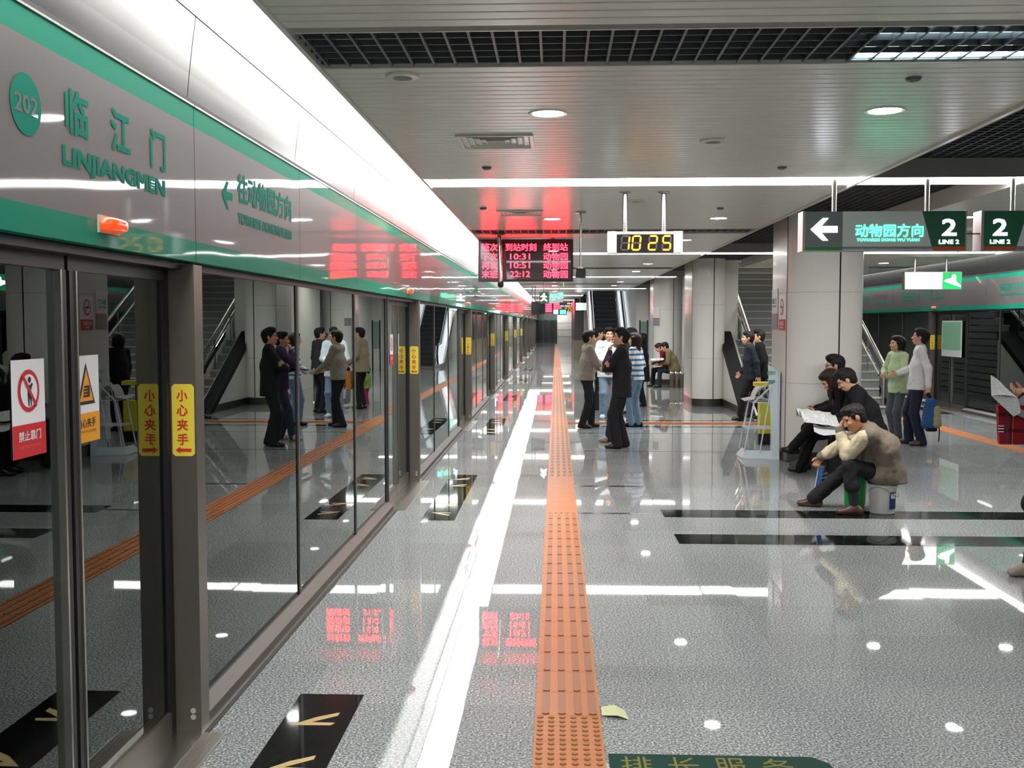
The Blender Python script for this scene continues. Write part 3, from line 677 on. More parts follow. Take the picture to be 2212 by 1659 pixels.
def clock(y, x0, x1, z0, z1, lab, hang):
    o = thing('digital_clock', ((x0 + x1) / 2, y, ZC), lab, 'clock'); w = x1 - x0; h = z1 - z0
    m = MB(); m.box(x0 + .07, x1 - .07, y + .002, y + .13, z0, z1, mat('silver extrusion', (196, 196, 194), .3, .8)); m.build('housing', o)
    m = MB()
    for a in (x0, x1 - .082): m = MB(); m.prism([(a, y - .012, z0), (a + .082, y - .012, z0), (a + .082, y + .14, z0), (a, y + .14, z0)], (0, 0, h), mat('pale grey end cap', (208, 214, 216), .4)); m.build('end_cap', o)
    m = MB(); m.box(x0 + .082, x1 - .082, y - .002, y + .01, z0 + .004, z1 - .028, mat('clock face', (20, 16, 16), .2)); cf = m.build('face', o)
    m = MB(); dw = .072 * w / .7; dh = .128 * h / .2; zz = z0 + .028 * h / .2
    for ch, f in (('1', .175), ('0', .325), ('2', .545), ('5', .730)): digit(m, ch, x0 + w * f, zz, dw, dh, y - .004, M_AMB, M_SEGOFF)
    m.build('digits', cf, label='glowing amber digits 10 25')
    m = MB()
    for f in (.235, .755):
        m = MB(); xx = x0 + w * f; m.tube([(xx, y + .065, z1), (xx, y + .065, ZC)], .024, M_STEEL, 14); flange(m, xx, y + .065, ZC, .055); m.build('hanger', o)
clock(9.85, .482, 1.178, 2.457, 2.657, 'silver hanging clock with amber digits near the camera', 1)
clock(60, .30, 1.0, 2.50, 2.72, 'small distant clock with amber digits above the far end of the platform', 1)
# direction signs for line 2
def zh_sign(o, x0, flip):
    y = 9.0; W = 1.335; z0, z1 = 2.414, 2.744
    X = lambda f: x0 + W * f
    m = MB(); m.box(x0, x0 + W, y + .004, y + .17, z0, z1, mat('sign box', (120, 124, 124), .35, .5)); m.box(x0 - .022, x0, y - .004, y + .175, z0 - .004, z1 + .004, mat('sign end plate', (176, 172, 172), .35, .3)); m.box(x0 + W, x0 + W + .012, y - .004, y + .175, z0 - .004, z1 + .004, mat('sign end plate', (0, 0, 0))); m.build('housing', o)
    m = MB(); r, u = E1, EZ; P = Vector((x0, y, z0)); H = z1 - z0
    def q(pts, mt, l=.001): flat(m, [(a * W, b * H) for a, b in pts], P, r, u, mt, l)
    if not flip:
        q([(0, .0), (.235, .0), (.235, 1), (0, 1)], M_SDARK); q([(.235, 0), (.8, 0), (.73, 1), (.235, 1)], M_SGREY); q([(.8, 0), (1, 0), (1, 1), (.73, 1)], M_SGREEN)
        q([(0, .005), (.235, .005), (.235, .095), (0, .095)], M_SGRN2, .002); q([(.235, 0), (.803, 0), (.795, .1), (.235, .1)], M_SDARK, .002); q([(.803, 0), (1, 0), (1, .095), (.796, .095)], M_SORAN, .002)
    else:
        q([(0, 0), (.2, 0), (.27, 1), (0, 1)], M_SGREEN); q([(.2, 0), (1, 0), (1, 1), (.27, 1)], M_SGREY); q([(0, 0), (.2, 0), (.205, .095), (0, .095)], M_SORAN, .002); q([(.2, 0), (1, 0), (1, .1), (.205, .1)], M_SDARK, .002)
    sf = m.build('face', o)
    m = MB()
    if not flip:
        flat(m, arrow_pts(.118 * W, .545 * H, .225, False), P, r, u, M_LITW, .003); m.build('lit_arrow', sf); m = MB()
        write(m, '动物园方向', (X(.315), y, z0 + .345 * H), r, u, .425 * W, .33 * H, M_LITG, .02, .003)
        write(m, 'TOWARDS DONG WU YUAN', (X(.325), y, z0 + .235 * H), r, u, .39 * W, .075 * H, M_LITG, .03, .003); m.build('lit_destination', sf); m = MB()
        write(m, '2', (X(.855), y, z0 + .37 * H), r, u, .092 * W, .43 * H, M_LITW, .035, .003); write(m, 'LINE 2', (X(.838), y, z0 + .165 * H), r, u, .125 * W, .105 * H, M_LITW, .03, .003)
    else:
        write(m, '2', (X(.055), y, z0 + .37 * H), r, u, .092 * W, .43 * H, M_LITW, .035, .003); write(m, 'LINE 2', (X(.04), y, z0 + .165 * H), r, u, .125 * W, .105 * H, M_LITW, .03, .003)
        m.build('lit_line_number', sf); m = MB()
        write(m, '较场口方向', (X(.33), y, z0 + .345 * H), r, u, .425 * W, .33 * H, M_LITG, .02, .003)
        flat(m, arrow_pts(.885 * W, .545 * H, .225, True), P, r, u, M_LITW, .003)
    m.build('lit_line_number' if not flip else 'lit_lettering', sf)
    m = MB()
    for f in ((.195, .78) if not flip else (.2, .8)): m = MB(); m.tube([(X(f), y + .085, z1), (X(f), y + .085, ZC + .15)], .021, M_STEEL, 14); m.build('hanger', o)
zh_sign(thing('direction_sign', (2.78, 9.0, ZC), 'grey hanging line sign with white arrow and lit green characters', 'hanging sign'), 2.111, False)
zh_sign(thing('direction_sign', (4.25, 9.0, ZC), 'grey hanging line sign cut off by the picture edge', 'hanging sign'), 3.600, True)
m = MB(); m.box(3.44, 3.60, 9.02, 9.05, 2.55, 2.56, M_GRAT); sb = m.build('sign_link_bar'); sb['label'] = 'thin grey bar joining the two line signs'; sb['category'] = 'bar'
def runner(m, P, r, u, s, mt, l=.003):
    flat(m, ring(.12 * s, .80 * s, .10 * s, .11 * s, 12), P, r, u, mt, l)
    flat(m, [(-.28 * s, .08 * s), (-.14 * s, .02 * s), (.12 * s, .22 * s), (.44 * s, -.02 * s), (.5 * s, .10 * s), (.2 * s, .36 * s), (.2 * s, .55 * s), (.42 * s, .42 * s), (.46 * s, .50 * s), (.16 * s, .70 * s), (-.04 * s, .68 * s), (-.26 * s, .56 * s), (-.22 * s, .46 * s), (-.02 * s, .54 * s), (.0, .34 * s)], P, r, u, mt, l)
# exit signs
o = thing('exit_sign', (7.0, 19.8, ZC), 'lit white exit sign with green slope figure, hanging over the couple', 'exit sign')
m = MB(); m.box(6.49, 7.545, 19.8, 19.93, 2.42, 2.755, M_STEEL); m.build('housing', o)
m = MB(); m.box(6.507, 7.185, 19.79, 19.80, 2.436, 2.742, mat('lit white panel', (255, 255, 255), .4, emit=1.0, ecol=(250, 255, 250))); m.box(7.2, 7.533, 19.79, 19.80, 2.43, 2.748, mat('lit green panel', (0, 150, 80), .4, emit=.5, ecol=(0, 160, 84))); m.build('panel', o)
m = MB(); pg = mat('pale print', (206, 224, 214), .5, emit=.7, ecol=(206, 228, 216)); write(m, '出口', (6.86, 19.789, 2.60), E1, EZ, .25, .09, pg, .01, .002); write(m, 'EXIT', (6.90, 19.789, 2.52), E1, EZ, .15, .04, pg, .01, .002)
flat(m, [(.0, .1), (.1, .1), (.065, .065), (.13, .0), (.1, -.03), (.035, .035), (0, .0)], Vector((6.60, 19.789, 2.57)), E1, EZ, pg, .002)
flat(m, [(-.16, -.02), (.15, -.13), (.15, -.1), (.06, -.02), (.06, .08), (.03, .11), (-.01, .09), (-.02, .03), (-.1, .02)], Vector((7.37, 19.789, 2.60)), E1, EZ, M_LITW, .002); m.build('pictogram', o)
m = MB()
for x in (6.70, 7.28): m = MB(); m.tube([(x, 19.86, 2.755), (x, 19.86, ZC)], .022, M_STEEL, 12); m.build('hanger', o)
o = thing('exit_sign', (-.13, 30, ZC), 'dark green exit sign with white running figure far down the near platform', 'exit sign')
m = MB(); m.box(-.482, .222, 30, 30.14, 2.37, 2.70, M_SGREY); m.build('housing', o)
m = MB(); m.box(-.482, -.205, 29.99, 30, 2.37, 2.70, M_SGREEN); m.box(-.205, .222, 29.99, 30, 2.37, 2.70, M_SGREY); m.build('panel', o)
m = MB(); runner(m, Vector((-.38, 29.99, 2.42)), E1, EZ, .26, M_LITW); write(m, '出口', (-.17, 29.99, 2.53), E1, EZ, .19, .10, M_LITG, .05, .003); write(m, 'EXIT', (-.13, 29.99, 2.46), E1, EZ, .11, .035, M_LITG, .03, .003)
flat(m, [(.02, .22), (.17, .24), (.17, .09), (.13, .09), (.13, .15), (.05, .05), (.01, .09), (.09, .19), (.02, .19)], Vector((.03, 29.99, 2.43)), E1, EZ, M_LITG, .003); m.build('pictogram', o)
m = MB()
for x in (-.35, .1): m = MB(); m.tube([(x, 30.07, 2.70), (x, 30.07, ZC)], .02, M_STEEL, 10); m.build('hanger', o)
o = thing('exit_sign', (.95, 44, ZC), 'small white and green exit sign beside the escalator', 'exit sign')
m = MB(); m.box(.82, 1.28, 44, 44.12, 2.33, 2.66, M_STEEL); m.box(.84, 1.08, 43.99, 44, 2.35, 2.64, M_LITW); m.box(1.08, 1.26, 43.99, 44, 2.35, 2.64, mat('lit pale green', (170, 240, 215), .5, emit=1.2, ecol=(150, 240, 205))); m.build('housing', o)
m = MB(); m.tube([(1.0, 44.06, 2.66), (1.0, 44.06, ZC)], .02, M_STEEL, 8); m.build('hanger', o)
o = thing('departure_board', (-.3, 62, ZC), 'distant red LED board low over the far platform', 'display board')
m = MB(); m.box(-1.13, .25, 62, 62.15, 2.4, 3.0, M_LEDFR); m.build('housing', o)
m = MB()
for i in range(4):
    for a, b in ((-1.05, -.8), (-.62, -.25), (-.15, .2)): m.box(a, b, 61.99, 62, 2.46 + .13 * i, 2.56 + .13 * i, M_LED)
m.build('diode_text', o)
o = thing('exit_sign', (-.1, 54, ZC), 'distant exit sign with white figure in front of the red board', 'exit sign')
m = MB(); m.box(-.2, .55, 54, 54.1, 2.22, 2.52, M_SGREEN); m.build('housing', o); m = MB(); m.box(-.12, .1, 53.99, 54, 2.27, 2.47, M_LITW); m.box(.2, .5, 53.99, 54, 2.27, 2.47, M_LITG); m.build('pictogram', o)
m = MB(); m.tube([(.2, 54.05, 2.52), (.2, 54.05, ZC)], .02, M_STEEL, 8); m.build('hanger', o)
# tv monitor, camera poles
o = thing('television', (-.58, 35, ZC), 'black television hanging in a frame over the platform edge', 'television')
m = MB(); m.prism([(-.83, 35.0, 2.06), (-.37, 35.0, 2.10), (-.37, 35.0, 2.50), (-.83, 35.0, 2.53)], (0, .12, 0), M_BLKP); m.prism([(-.78, 35.12, 2.1), (-.42, 35.12, 2.14), (-.42, 35.12, 2.46), (-.78, 35.12, 2.49)], (0, .35, 0), M_BLACK); m.build('case', o)
m = MB(); m.box(-.77, -.43, 34.985, 35, 2.14, 2.46, mat('dark screen', (22, 24, 28), .12)); m.build('screen', o)
m = MB()
for x in (-.80, -.70): m.tube([(x, 35.2, 2.1), (x, 35.2, ZC)], .018, M_STEEL, 8)
m.build('hanger', o)
o = thing('security_camera', (-.79, 14.5, ZC), 'small camera on a chrome pole in front of the red board', 'camera')
m = MB(); m.tube([(-.79, 14.5, ZC), (-.775, 14.5, 2.36)], .031, M_CHROME, 16); flange(m, -.79, 14.5, ZC, .09); m.build('pole', o)
m = MB(); m.lathe((-.77, 14.5, 2.29), [(.004, 0), (.03, .008), (.042, .03), (.042, .07), (.036, .085)], M_BLKP, 20); m.build('camera_head', o)
o = thing('security_camera', (.27, 11.65, ZC), 'boxy black camera on a thin pole beside the red board', 'camera')
m = MB(); m.tube([(.27, 11.65, ZC), (.27, 11.65, 2.42)], .012, M_STEEL, 12); flange(m, .27, 11.65, ZC, .06); m.box(.235, .30, 11.62, 11.68, 2.40, 2.425, M_STEEL); m.build('pole', o)
m = MB(); m.prism([(.214, 11.58, 2.31), (.327, 11.58, 2.303), (.325, 11.58, 2.40), (.225, 11.58, 2.405)], (0, .2, 0), M_BLACK); m.lathe((.27, 11.58, 2.355), [(.02, 0)], M_BLKP, 8); m.build('camera_box', o)
o = thing('security_camera', (.55, 29, ZC), 'little dark camera hanging far down the platform', 'camera')
m = MB(); m.tube([(.2, 29, ZC), (.2, 29, 2.38)], .012, M_STEEL, 8); m.tube([(.1, 29, 2.34), (.3, 29.05, 2.36)], .04, M_BLACK, 10); m.build('camera_head', o)
# ceiling fittings
def diffuser(x, y, lab):
    o = thing('air_diffuser', (x, y, ZC), lab, 'air vent', 'square air diffusers'); m = MB()
    for k, h in enumerate((.235, .192, .149, .106, .063)):
        for a in (0, 1, 2, 3):
            c, s = [(1, 0), (0, 1), (-1, 0), (0, -1)][a]; za, zb = ZC - .012, ZC + .028
            p = [(h, -h, za), (h, h, za), (h - .030, h - .030, zb), (h - .030, -h + .030, zb)]
            q = [(px - .004, py * (h - .004) / h if abs(py) == h else py, pz + .001) for px, py, pz in p]
            T = lambda L: [(x + c * px - s * py, y + s * px + c * py, pz) for px, py, pz in L]
            m.add(T(p) + T(q), [(0, 1, 2, 3), (7, 6, 5, 4), (0, 4, 5, 1), (2, 6, 7, 3)], M_CEIL)
    m.box(x - .25, x + .25, y - .25, y + .25, ZC + .03, ZC + .035, M_GAP); m.build('vane', o)
    m = MB()
    for a, b, c, d in ((-.255, .255, -.255, -.235), (-.255, .255, .235, .255), (-.255, -.235, -.235, .235), (.235, .255, -.235, .235)): m.box(x + a, x + b, y + c, y + d, ZC - .014, ZC + .01, M_CEIL)
    m.build('frame', o)
diffuser(-.41, 7.12, 'square air diffuser in the ceiling nearest the camera'); diffuser(-.40, 11.7, 'square air diffuser in the ceiling glowing red from the board')
for x, y, r, lab, nm in ((1.053, 7.15, .09, 'round grey ceiling speaker between the first two downlights', 'ceiling_speaker'), (-.765, 5.23, .085, 'pale round detector close to the nearest ceiling grating', 'smoke_detector'), (.8, 10.6, .08, 'faint round ceiling speaker behind the clock hangers', 'ceiling_speaker')):
    o = thing(nm, (x, y, ZC), lab, 'ceiling fitting'); m = MB(); m.lathe((x, y, ZC), [(r * .6, -.016), (r * .92, -.012), (r, -.004), (r, .006)], M_CEIL, 28); m.build('cover', o)
    m = MB(); m.lathe((x, y, ZC), [(r * .55, -.0175), (r * .55, -.015)], M_GRAT, 24); m.build('mesh', o)
for x, y, lab in ((1.78, 8.39, 'tiny dark sensor just before the nearest ceiling light'), (1.79, 5.39, 'tiny greenish sensor beside the fluorescent fitting'), (-.55, 8.3, 'tiny dark sensor near the cove above the red glow'), (1.75, 11.3, 'tiny dark sensor above the second right downlight'), (-.78, 11.2, 'tiny dark sensor close to the cove, behind the first ceiling light')):
    o = thing('ceiling_sensor', (x, y, ZC), lab, 'sensor'); m = MB(); m.lathe((x, y, ZC), [(.018, -.022), (.034, -.014), (.04, 0)], mat('sensor grey', (96, 100, 94), .4), 16); m.build('cover', o)

# ================================================================ FURNITURE BY THE COLUMNS
def plate(mb, c, r, phi0, phi1, z0, z1, m, lift=.012, n=6):
    for k in range(n):
        a, b = [R_(phi0 + (phi1 - phi0) * (k + d) / n) for d in (0, 1)]
        p = [(c[0] + rr * math.sin(t), c[1] - rr * math.cos(t), z) for z in (z0, z1) for t in (a, b) for rr in (r, r + lift)]
        mb.add(p, [(1, 3, 7, 5), (0, 4, 6, 2), (4, 5, 7, 6), (0, 2, 3, 1), (0, 1, 5, 4), (2, 6, 7, 3)], m)
o = thing('no_smoking_sign', (2.97, 13.7, 1.9), 'white and red no smoking sign on the side of the front column', 'sign')
m = MB(); m.box(2.953, 2.965, 13.64, 13.98, 1.85, 2.165, M_SWHITE); m.box(2.953, 2.965, 13.64, 13.98, 1.71, 1.85, M_RED); m.build('plate', o)
m = MB(); rr = Vector((0, -1, 0)); p = Vector((2.952, 13.81, 2.01))
flat(m, ring(0, 0, .11, .11), p, rr, EZ, M_RED, .002); flat(m, ring(0, 0, .085, .085), p, rr, EZ, M_SWHITE, .003); flat(m, [(-.06, -.012), (.06, -.012), (.06, .012), (-.06, .012)], p, rr, EZ, M_BLACK, .004); flat(m, [(-.072, .060), (-.060, .072), (.072, -.060), (.060, -.072)][::-1], p, rr, EZ, M_RED, .005)
write(m, '禁止吸烟', p + Vector((0, 0, -.24)) - rr * .12, rr, EZ, .24, .055, M_SWHITE, .02, .002); flat(m, [(-.06, -.275), (.06, -.275), (.06, -.26), (-.06, -.26)], p, rr, EZ, M_SWHITE, .002); m.build('pictogram', o)
def nameplate(x, y0, y1, nx, lab, c=None):
    o = thing('station_plate', (x, (y0 + y1) / 2, 2.0), lab, 'sign', 'station name plates on the columns'); m = MB()
    m.box(x, x + .012 * nx, y0, y1, 1.93, 2.26, mat('pale blue plate', (222, 232, 234), .35)); m.box(x, x + .012 * nx, y0, y1, 1.90, 1.93, mat('orange stripe', (206, 108, 48), .4)); m.box(x, x + .012 * nx, y0, y1, 1.72, 1.90, mat('grey plate', (140, 144, 150), .4)); m.build('plate', o)
    m = MB(); r = Vector((0, -nx, 0)) * -1 if nx > 0 else Vector((0, -1, 0)); s = Vector((x + .012 * nx, y0 if r.y > 0 else y1, 2.06)); write(m, '临江门', s + r * .04, r, EZ, (y1 - y0) * .75, .07, M_TEAL, .02); write(m, 'LINJIANGMEN', s + r * .04 - EZ * .05, r, EZ, (y1 - y0) * .75, .025, M_TEAL, .02); m.build('lettering', o)
nameplate(2.963, 14.1, 14.43, -1, 'pale station plate with orange stripe beside the no smoking sign on the front column')
nameplate(3.937, 13.7, 14.2, 1, 'pale station plate with orange stripe on the stair side of the front column')
o = thing('station_plate', (2.93, 30.75, 2.0), 'small pale station plate with orange stripe on the back column', 'sign', 'station name plates on the columns'); m = MB()
c, r = (3.31, 31.0), .446; plate(m, c, r, -80, -40, 1.95, 2.26, mat('pale blue plate', (0, 0, 0))); plate(m, c, r, -80, -40, 1.92, 1.95, mat('orange stripe', (0, 0, 0))); plate(m, c, r, -80, -40, 1.72, 1.92, mat('grey plate', (0, 0, 0))); m.build('plate', o)
# newspaper rack
o = thing('newspaper_rack', (2.7, 14.05, 0), 'clear and white newspaper rack against the front column', 'rack')
mw = mat('pale blue white acrylic', (204, 216, 222), .3)
m = MB(); m.prism([(2.47, 13.86, .0), (2.94, 13.78, 0), (2.94, 14.3, 0), (2.47, 14.3, 0)], (0, 0, .012), mw)
m.prism([(2.465, 13.86, .012), (2.535, 13.93, .11), (2.94, 13.85, .11), (2.94, 13.78, .012)], (0, .0, .001), mw); m.prism([(2.465, 13.86, .012), (2.465, 14.3, .012), (2.535, 14.25, .11), (2.535, 13.93, .11)], (0, 0, .001), mw); m.build('base', o)
m = MB(); m.prism([(2.86, 13.80, .012), (2.945, 13.79, .012), (2.925, 13.86, 1.16), (2.80, 13.90, 1.25)], (.02, .035, 0), mw); m.prism([(2.925, 13.80, .012), (2.945, 13.80, .012), (2.945, 14.28, .012), (2.925, 14.28, .012)], (0, 0, 1.15), mw); m.build('back_panel', o)
m = MB()
for z, xa in ((.745, 2.60), (.40, 2.52)): m.box(xa, 2.93, 13.88, 14.25, z, z + .012, mat('frosted shelf', (206, 216, 220), .2, spec=.6)); 
m.build('shelf', o)
m = MB()
for y in (13.87, 14.25): m.tube([(2.50, y, .10), (2.62, y, .75), (2.90, y, 1.02)], .011, mw, 8); m.tube([(2.70, y - .01, .08), (2.84, y - .01, .95)], .010, mw, 8)
m.build('strut', o)
m = MB(); tg = mat('rack teal print', (86, 158, 140), .5)
write(m, '阅报栏', (2.79, 13.872, 1.12), Vector((1, -.05, 0)).normalized(), EZ, .11, .05, tg, .03, .006); flat(m, [(0, 0), (.11, 0), (.11, .05), (0, .05)], Vector((2.805, 13.868, 1.0)), E1, EZ, tg, .006); m.build('header_print', o)
# yellow stand behind the rack
o = thing('yellow_stand', (3.08, 15.6, 0), 'bright yellow stand with black base behind the newspaper rack', 'stand')
my = mat('bright yellow plastic', (214, 204, 26), .4)
m = MB(); m.box(2.95, 3.22, 15.5, 15.72, .862, .925, my); m.build('top', o)
m = MB(); m.box(3.02, 3.22, 15.54, 15.7, .16, .62, my); m.build('panel', o)
m = MB(); m.box(3.0, 3.23, 15.5, 15.74, 0, .15, M_BLKP); m.build('base', o)
m = MB()
for x in (3.05, 3.2): m.tube([(x, 15.62, .15), (x, 15.62, .87)], .012, M_BLKP, 8)
m.build('upright', o)
# benches of four steel drums
def drum_bench(x0, y, lab, dx=(1, 0), n=4, pitch=.19, f=1.0):
    o = thing('drum_bench', (x0, y, 0), lab, 'bench'); 
    for k in range(n):
        cx, cy = x0 + dx[0] * pitch * k, y + dx[1] * pitch * k
        m = MB(); m.lathe((cx, cy, 0), [(.085 * f, .0), (.085 * f, .36), (.075 * f, .385)], mat('dull steel drum', (118, 110, 98), .35, .8), 22); m.build('drum', o)
        m = MB(); m.lathe((cx, cy, 0), [(.06 * f, .385), (.092 * f, .395), (.096 * f, .42), (.08 * f, .445), (.02 * f, .45)], M_CHROME, 22); m.build('seat', o)
drum_bench(3.22, 29.12, 'chrome bench of four drums under the two readers', (1, 0), 4, .135, .72)
drum_bench(3.62, 11.75, 'steel drum bench hidden beneath the seated group by the front column', (0, 1), 4, .42)
# green panel on a post, escalator
o = thing('notice_stand', (2.9, 36, 0), 'narrow green glass notice panel beyond the crowd', 'notice'); m = MB(); m.box(2.86, 2.9, 36, 36.05, .0, 1.9, M_DARKF); m.box(3.12, 3.16, 36, 36.05, 0, 1.9, M_DARKF); m.build('frame', o); m = MB(); m.box(2.9, 3.12, 36.01, 36.03, .9, 1.85, mat('pale green notice', (150, 186, 172), .3)); m.build('panel', o)
o = thing('route_map', (8.2, 22.2, 1.6), 'green and white route map on the opposite platform screen', 'map'); m = MB(); m.box(8.255, 8.262, 21.6, 22.7, 1.1, 1.85, mat('map white', (196, 206, 204), .4)); m.box(8.250, 8.256, 21.65, 22.65, 1.25, 1.82, mat('map green', (122, 170, 140), .4)); m.build('sheet', o)
o = thing('escalator', (2.25, 43, 0), 'escalator with black steps and bright steel sides rising at the far end', 'escalator')
sl = .56; ey = lambda z: 43.6 + z / sl
m = MB()
for i in range(34):
    z = .2 * i; y = ey(z); m.box(1.76, 2.74, y, y + .36, z - .02, z + .19, mat('escalator step', (20, 21, 23), .6)); m.box(1.76, 2.74, y - .004, y + .02, z + .185, z + .2, mat('step edge', (52, 54, 56), .5))
m.build('steps', o)
for xa, xb in ((1.42, 1.72), (2.78, 3.08)):
    m = MB(); m.prism([(xa + .08, 42.2, .12), (xa + .08, 42.0, .5), (xa + .08, 42.2, .86), (xa + .08, 43.4, .9), (xa + .08, ey(6), 6.9), (xa + .08, ey(6), 6.0), (xa + .08, 43.4, .12)], (xb - xa - .16, 0, 0), mat('pale lit balustrade', (232, 234, 236), .25, emit=.55, ecol=(235, 242, 255))); m.build('balustrade', o)
    m = MB(); m.prism([(xa, 41.9, 0), (xa, 41.9, .14), (xa, 43.4, .16), (xa, ey(6), 6.1), (xa, ey(6), 5.4), (xa, 43.6, 0)], (xb - xa, 0, 0), M_STEEL); m.build('skirt', o)
    m = MB(); m.tube([(xa + .15, 42.25, .12), (xa + .15, 42.0, .3), (xa + .15, 41.95, .55), (xa + .15, 42.1, .82), (xa + .15, 42.4, .93), (xa + .15, 43.4, .96), (xa + .15, ey(6), 6.98)], .045, M_BLKP, 10); m.build('handrail', o)
m = MB(); m.box(1.42, 3.08, 41.9, 43.7, -.005, .008, M_STEEL); m.build('landing_plate', o)

# ================================================================ PEOPLE
def vec(*a): return np.array(a, float)
def nrm(v): return v / (np.linalg.norm(v) + 1e-9)
def rotz(v, a): c, s = math.cos(a), math.sin(a); return vec(c * v[0] - s * v[1], s * v[0] + c * v[1], v[2])
class SDF:
    def __init__(s, h): s.h = h; s.p = []
    def seg(s, a, b, ra, rb=None, R=None, k=.02, op='u'):
        a, b = np.asarray(a, float), np.asarray(b, float); rb = ra if rb is None else rb
        ra = ra if isinstance(ra, tuple) else (ra, ra); rb = rb if isinstance(rb, tuple) else (rb, rb)
        s.p.append(('s', a, b, ra, rb, R, k, op)); return s
    def ell(s, c, r, R=None, F=None, U=None, k=.015, op='u'):
        R = vec(1, 0, 0) if R is None else R; F = vec(0, 1, 0) if F is None else F; U = vec(0, 0, 1) if U is None else U
        s.p.append(('e', np.asarray(c, float), r, R, F, U, k, op)); return s
    def cut(s, n, c): s.p.append(('c', np.asarray(n, float), c)); return s
    def noise(s, amp, freq, seed=0): s.p.append(('n', amp, freq, seed)); return s
    def mesh(s):
        h = s.h; lo, hi = [], []
        for q in s.p:
            if q[0] == 's' and q[7] == 'u':
                m = max(q[3] + q[4]); lo.append(np.minimum(q[1], q[2]) - m); hi.append(np.maximum(q[1], q[2]) + m)
            if q[0] == 'e' and q[7] == 'u': m = max(q[2]); lo.append(q[1] - m); hi.append(q[1] + m)
        lo = np.min(lo, 0) - 3 * h; hi = np.max(hi, 0) + 3 * h; n = np.ceil((hi - lo) / h).astype(int) + 1
        D = np.full(n, .15, np.float32); ax = [(lo[i] + h * np.arange(n[i])).astype(np.float32) for i in range(3)]
        for q in s.p:
            if q[0] == 'c':
                g = ax[0][:, None, None] * q[1][0] + ax[1][None, :, None] * q[1][1] + ax[2][None, None, :] * q[1][2] - q[2]
                D = np.maximum(D, g.astype(np.float32)); continue
            if q[0] == 'n':
                f = q[2]; X, Y, Z = ax[0][:, None, None] * f + q[3], ax[1][None, :, None] * f + q[3] * 2, ax[2][None, None, :] * f
                D = D + (q[1] * (np.sin(X + 1.7 * np.sin(Z * .8 + Y)) * np.sin(Y * 1.3 + 1.3 * np.sin(X * .7)) * np.sin(Z * 1.1 + 1.1 * np.sin(Y * .9 + X)))).astype(np.float32); continue
            k = q[6]
            if q[0] == 's': m = max(q[3] + q[4]) + k + 3 * h; b0, b1 = np.minimum(q[1], q[2]) - m, np.maximum(q[1], q[2]) + m
            else: m = max(q[2]) + k + 3 * h; b0, b1 = q[1] - m, q[1] + m
            i0 = np.maximum(0, np.floor((b0 - lo) / h).astype(int)); i1 = np.minimum(n, np.ceil((b1 - lo) / h).astype(int) + 1)
            if np.any(i1 <= i0): continue
            sl = tuple(slice(i0[i], i1[i]) for i in range(3))
            X = ax[0][sl[0]][:, None, None]; Y = ax[1][sl[1]][None, :, None]; Z = ax[2][sl[2]][None, None, :]
            if q[0] == 's':
                a, b, ra, rb, R = q[1:6]; d = b - a; L2 = float(d @ d) + 1e-9
                t = np.clip(((X - a[0]) * d[0] + (Y - a[1]) * d[1] + (Z - a[2]) * d[2]) / L2, 0, 1)
                px, py, pz = X - (a[0] + t * d[0]), Y - (a[1] + t * d[1]), Z - (a[2] + t * d[2])
                if R is None or (ra[0] == ra[1] and rb[0] == rb[1]):
                    g = np.sqrt(px * px + py * py + pz * pz) - (ra[0] + t * (rb[0] - ra[0]))
                else:
                    U = d / math.sqrt(L2); Rr = nrm(R - U * (R @ U)); Ff = np.cross(U, Rr)
                    rx = ra[0] + t * (rb[0] - ra[0]); ry = ra[1] + t * (rb[1] - ra[1]); rz = np.minimum(rx, ry)
                    e = np.sqrt(((px * Rr[0] + py * Rr[1] + pz * Rr[2]) / rx) ** 2 + ((px * Ff[0] + py * Ff[1] + pz * Ff[2]) / ry) ** 2 + ((px * U[0] + py * U[1] + pz * U[2]) / rz) ** 2)
                    g = (e - 1) * rz
            else:
                c, r, R, F, U = q[1:6]; px, py, pz = X - c[0], Y - c[1], Z - c[2]
                u, v, w = px * R[0] + py * R[1] + pz * R[2], px * F[0] + py * F[1] + pz * F[2], px * U[0] + py * U[1] + pz * U[2]
                k0 = np.sqrt((u / r[0]) ** 2 + (v / r[1]) ** 2 + (w / r[2]) ** 2); k1 = np.sqrt((u / r[0] ** 2) ** 2 + (v / r[1] ** 2) ** 2 + (w / r[2] ** 2) ** 2) + 1e-6
                g = k0 * (k0 - 1) / k1
            A = D[sl]
            if q[7] == 'u': hh = np.clip(.5 + .5 * (A - g) / k, 0, 1); D[sl] = A + (g - A) * hh - k * hh * (1 - hh)
            else: g = -g; hh = np.clip(.5 - .5 * (A - g) / k, 0, 1); D[sl] = A + (g - A) * hh + k * hh * (1 - hh)
        return nets(D, lo, h)
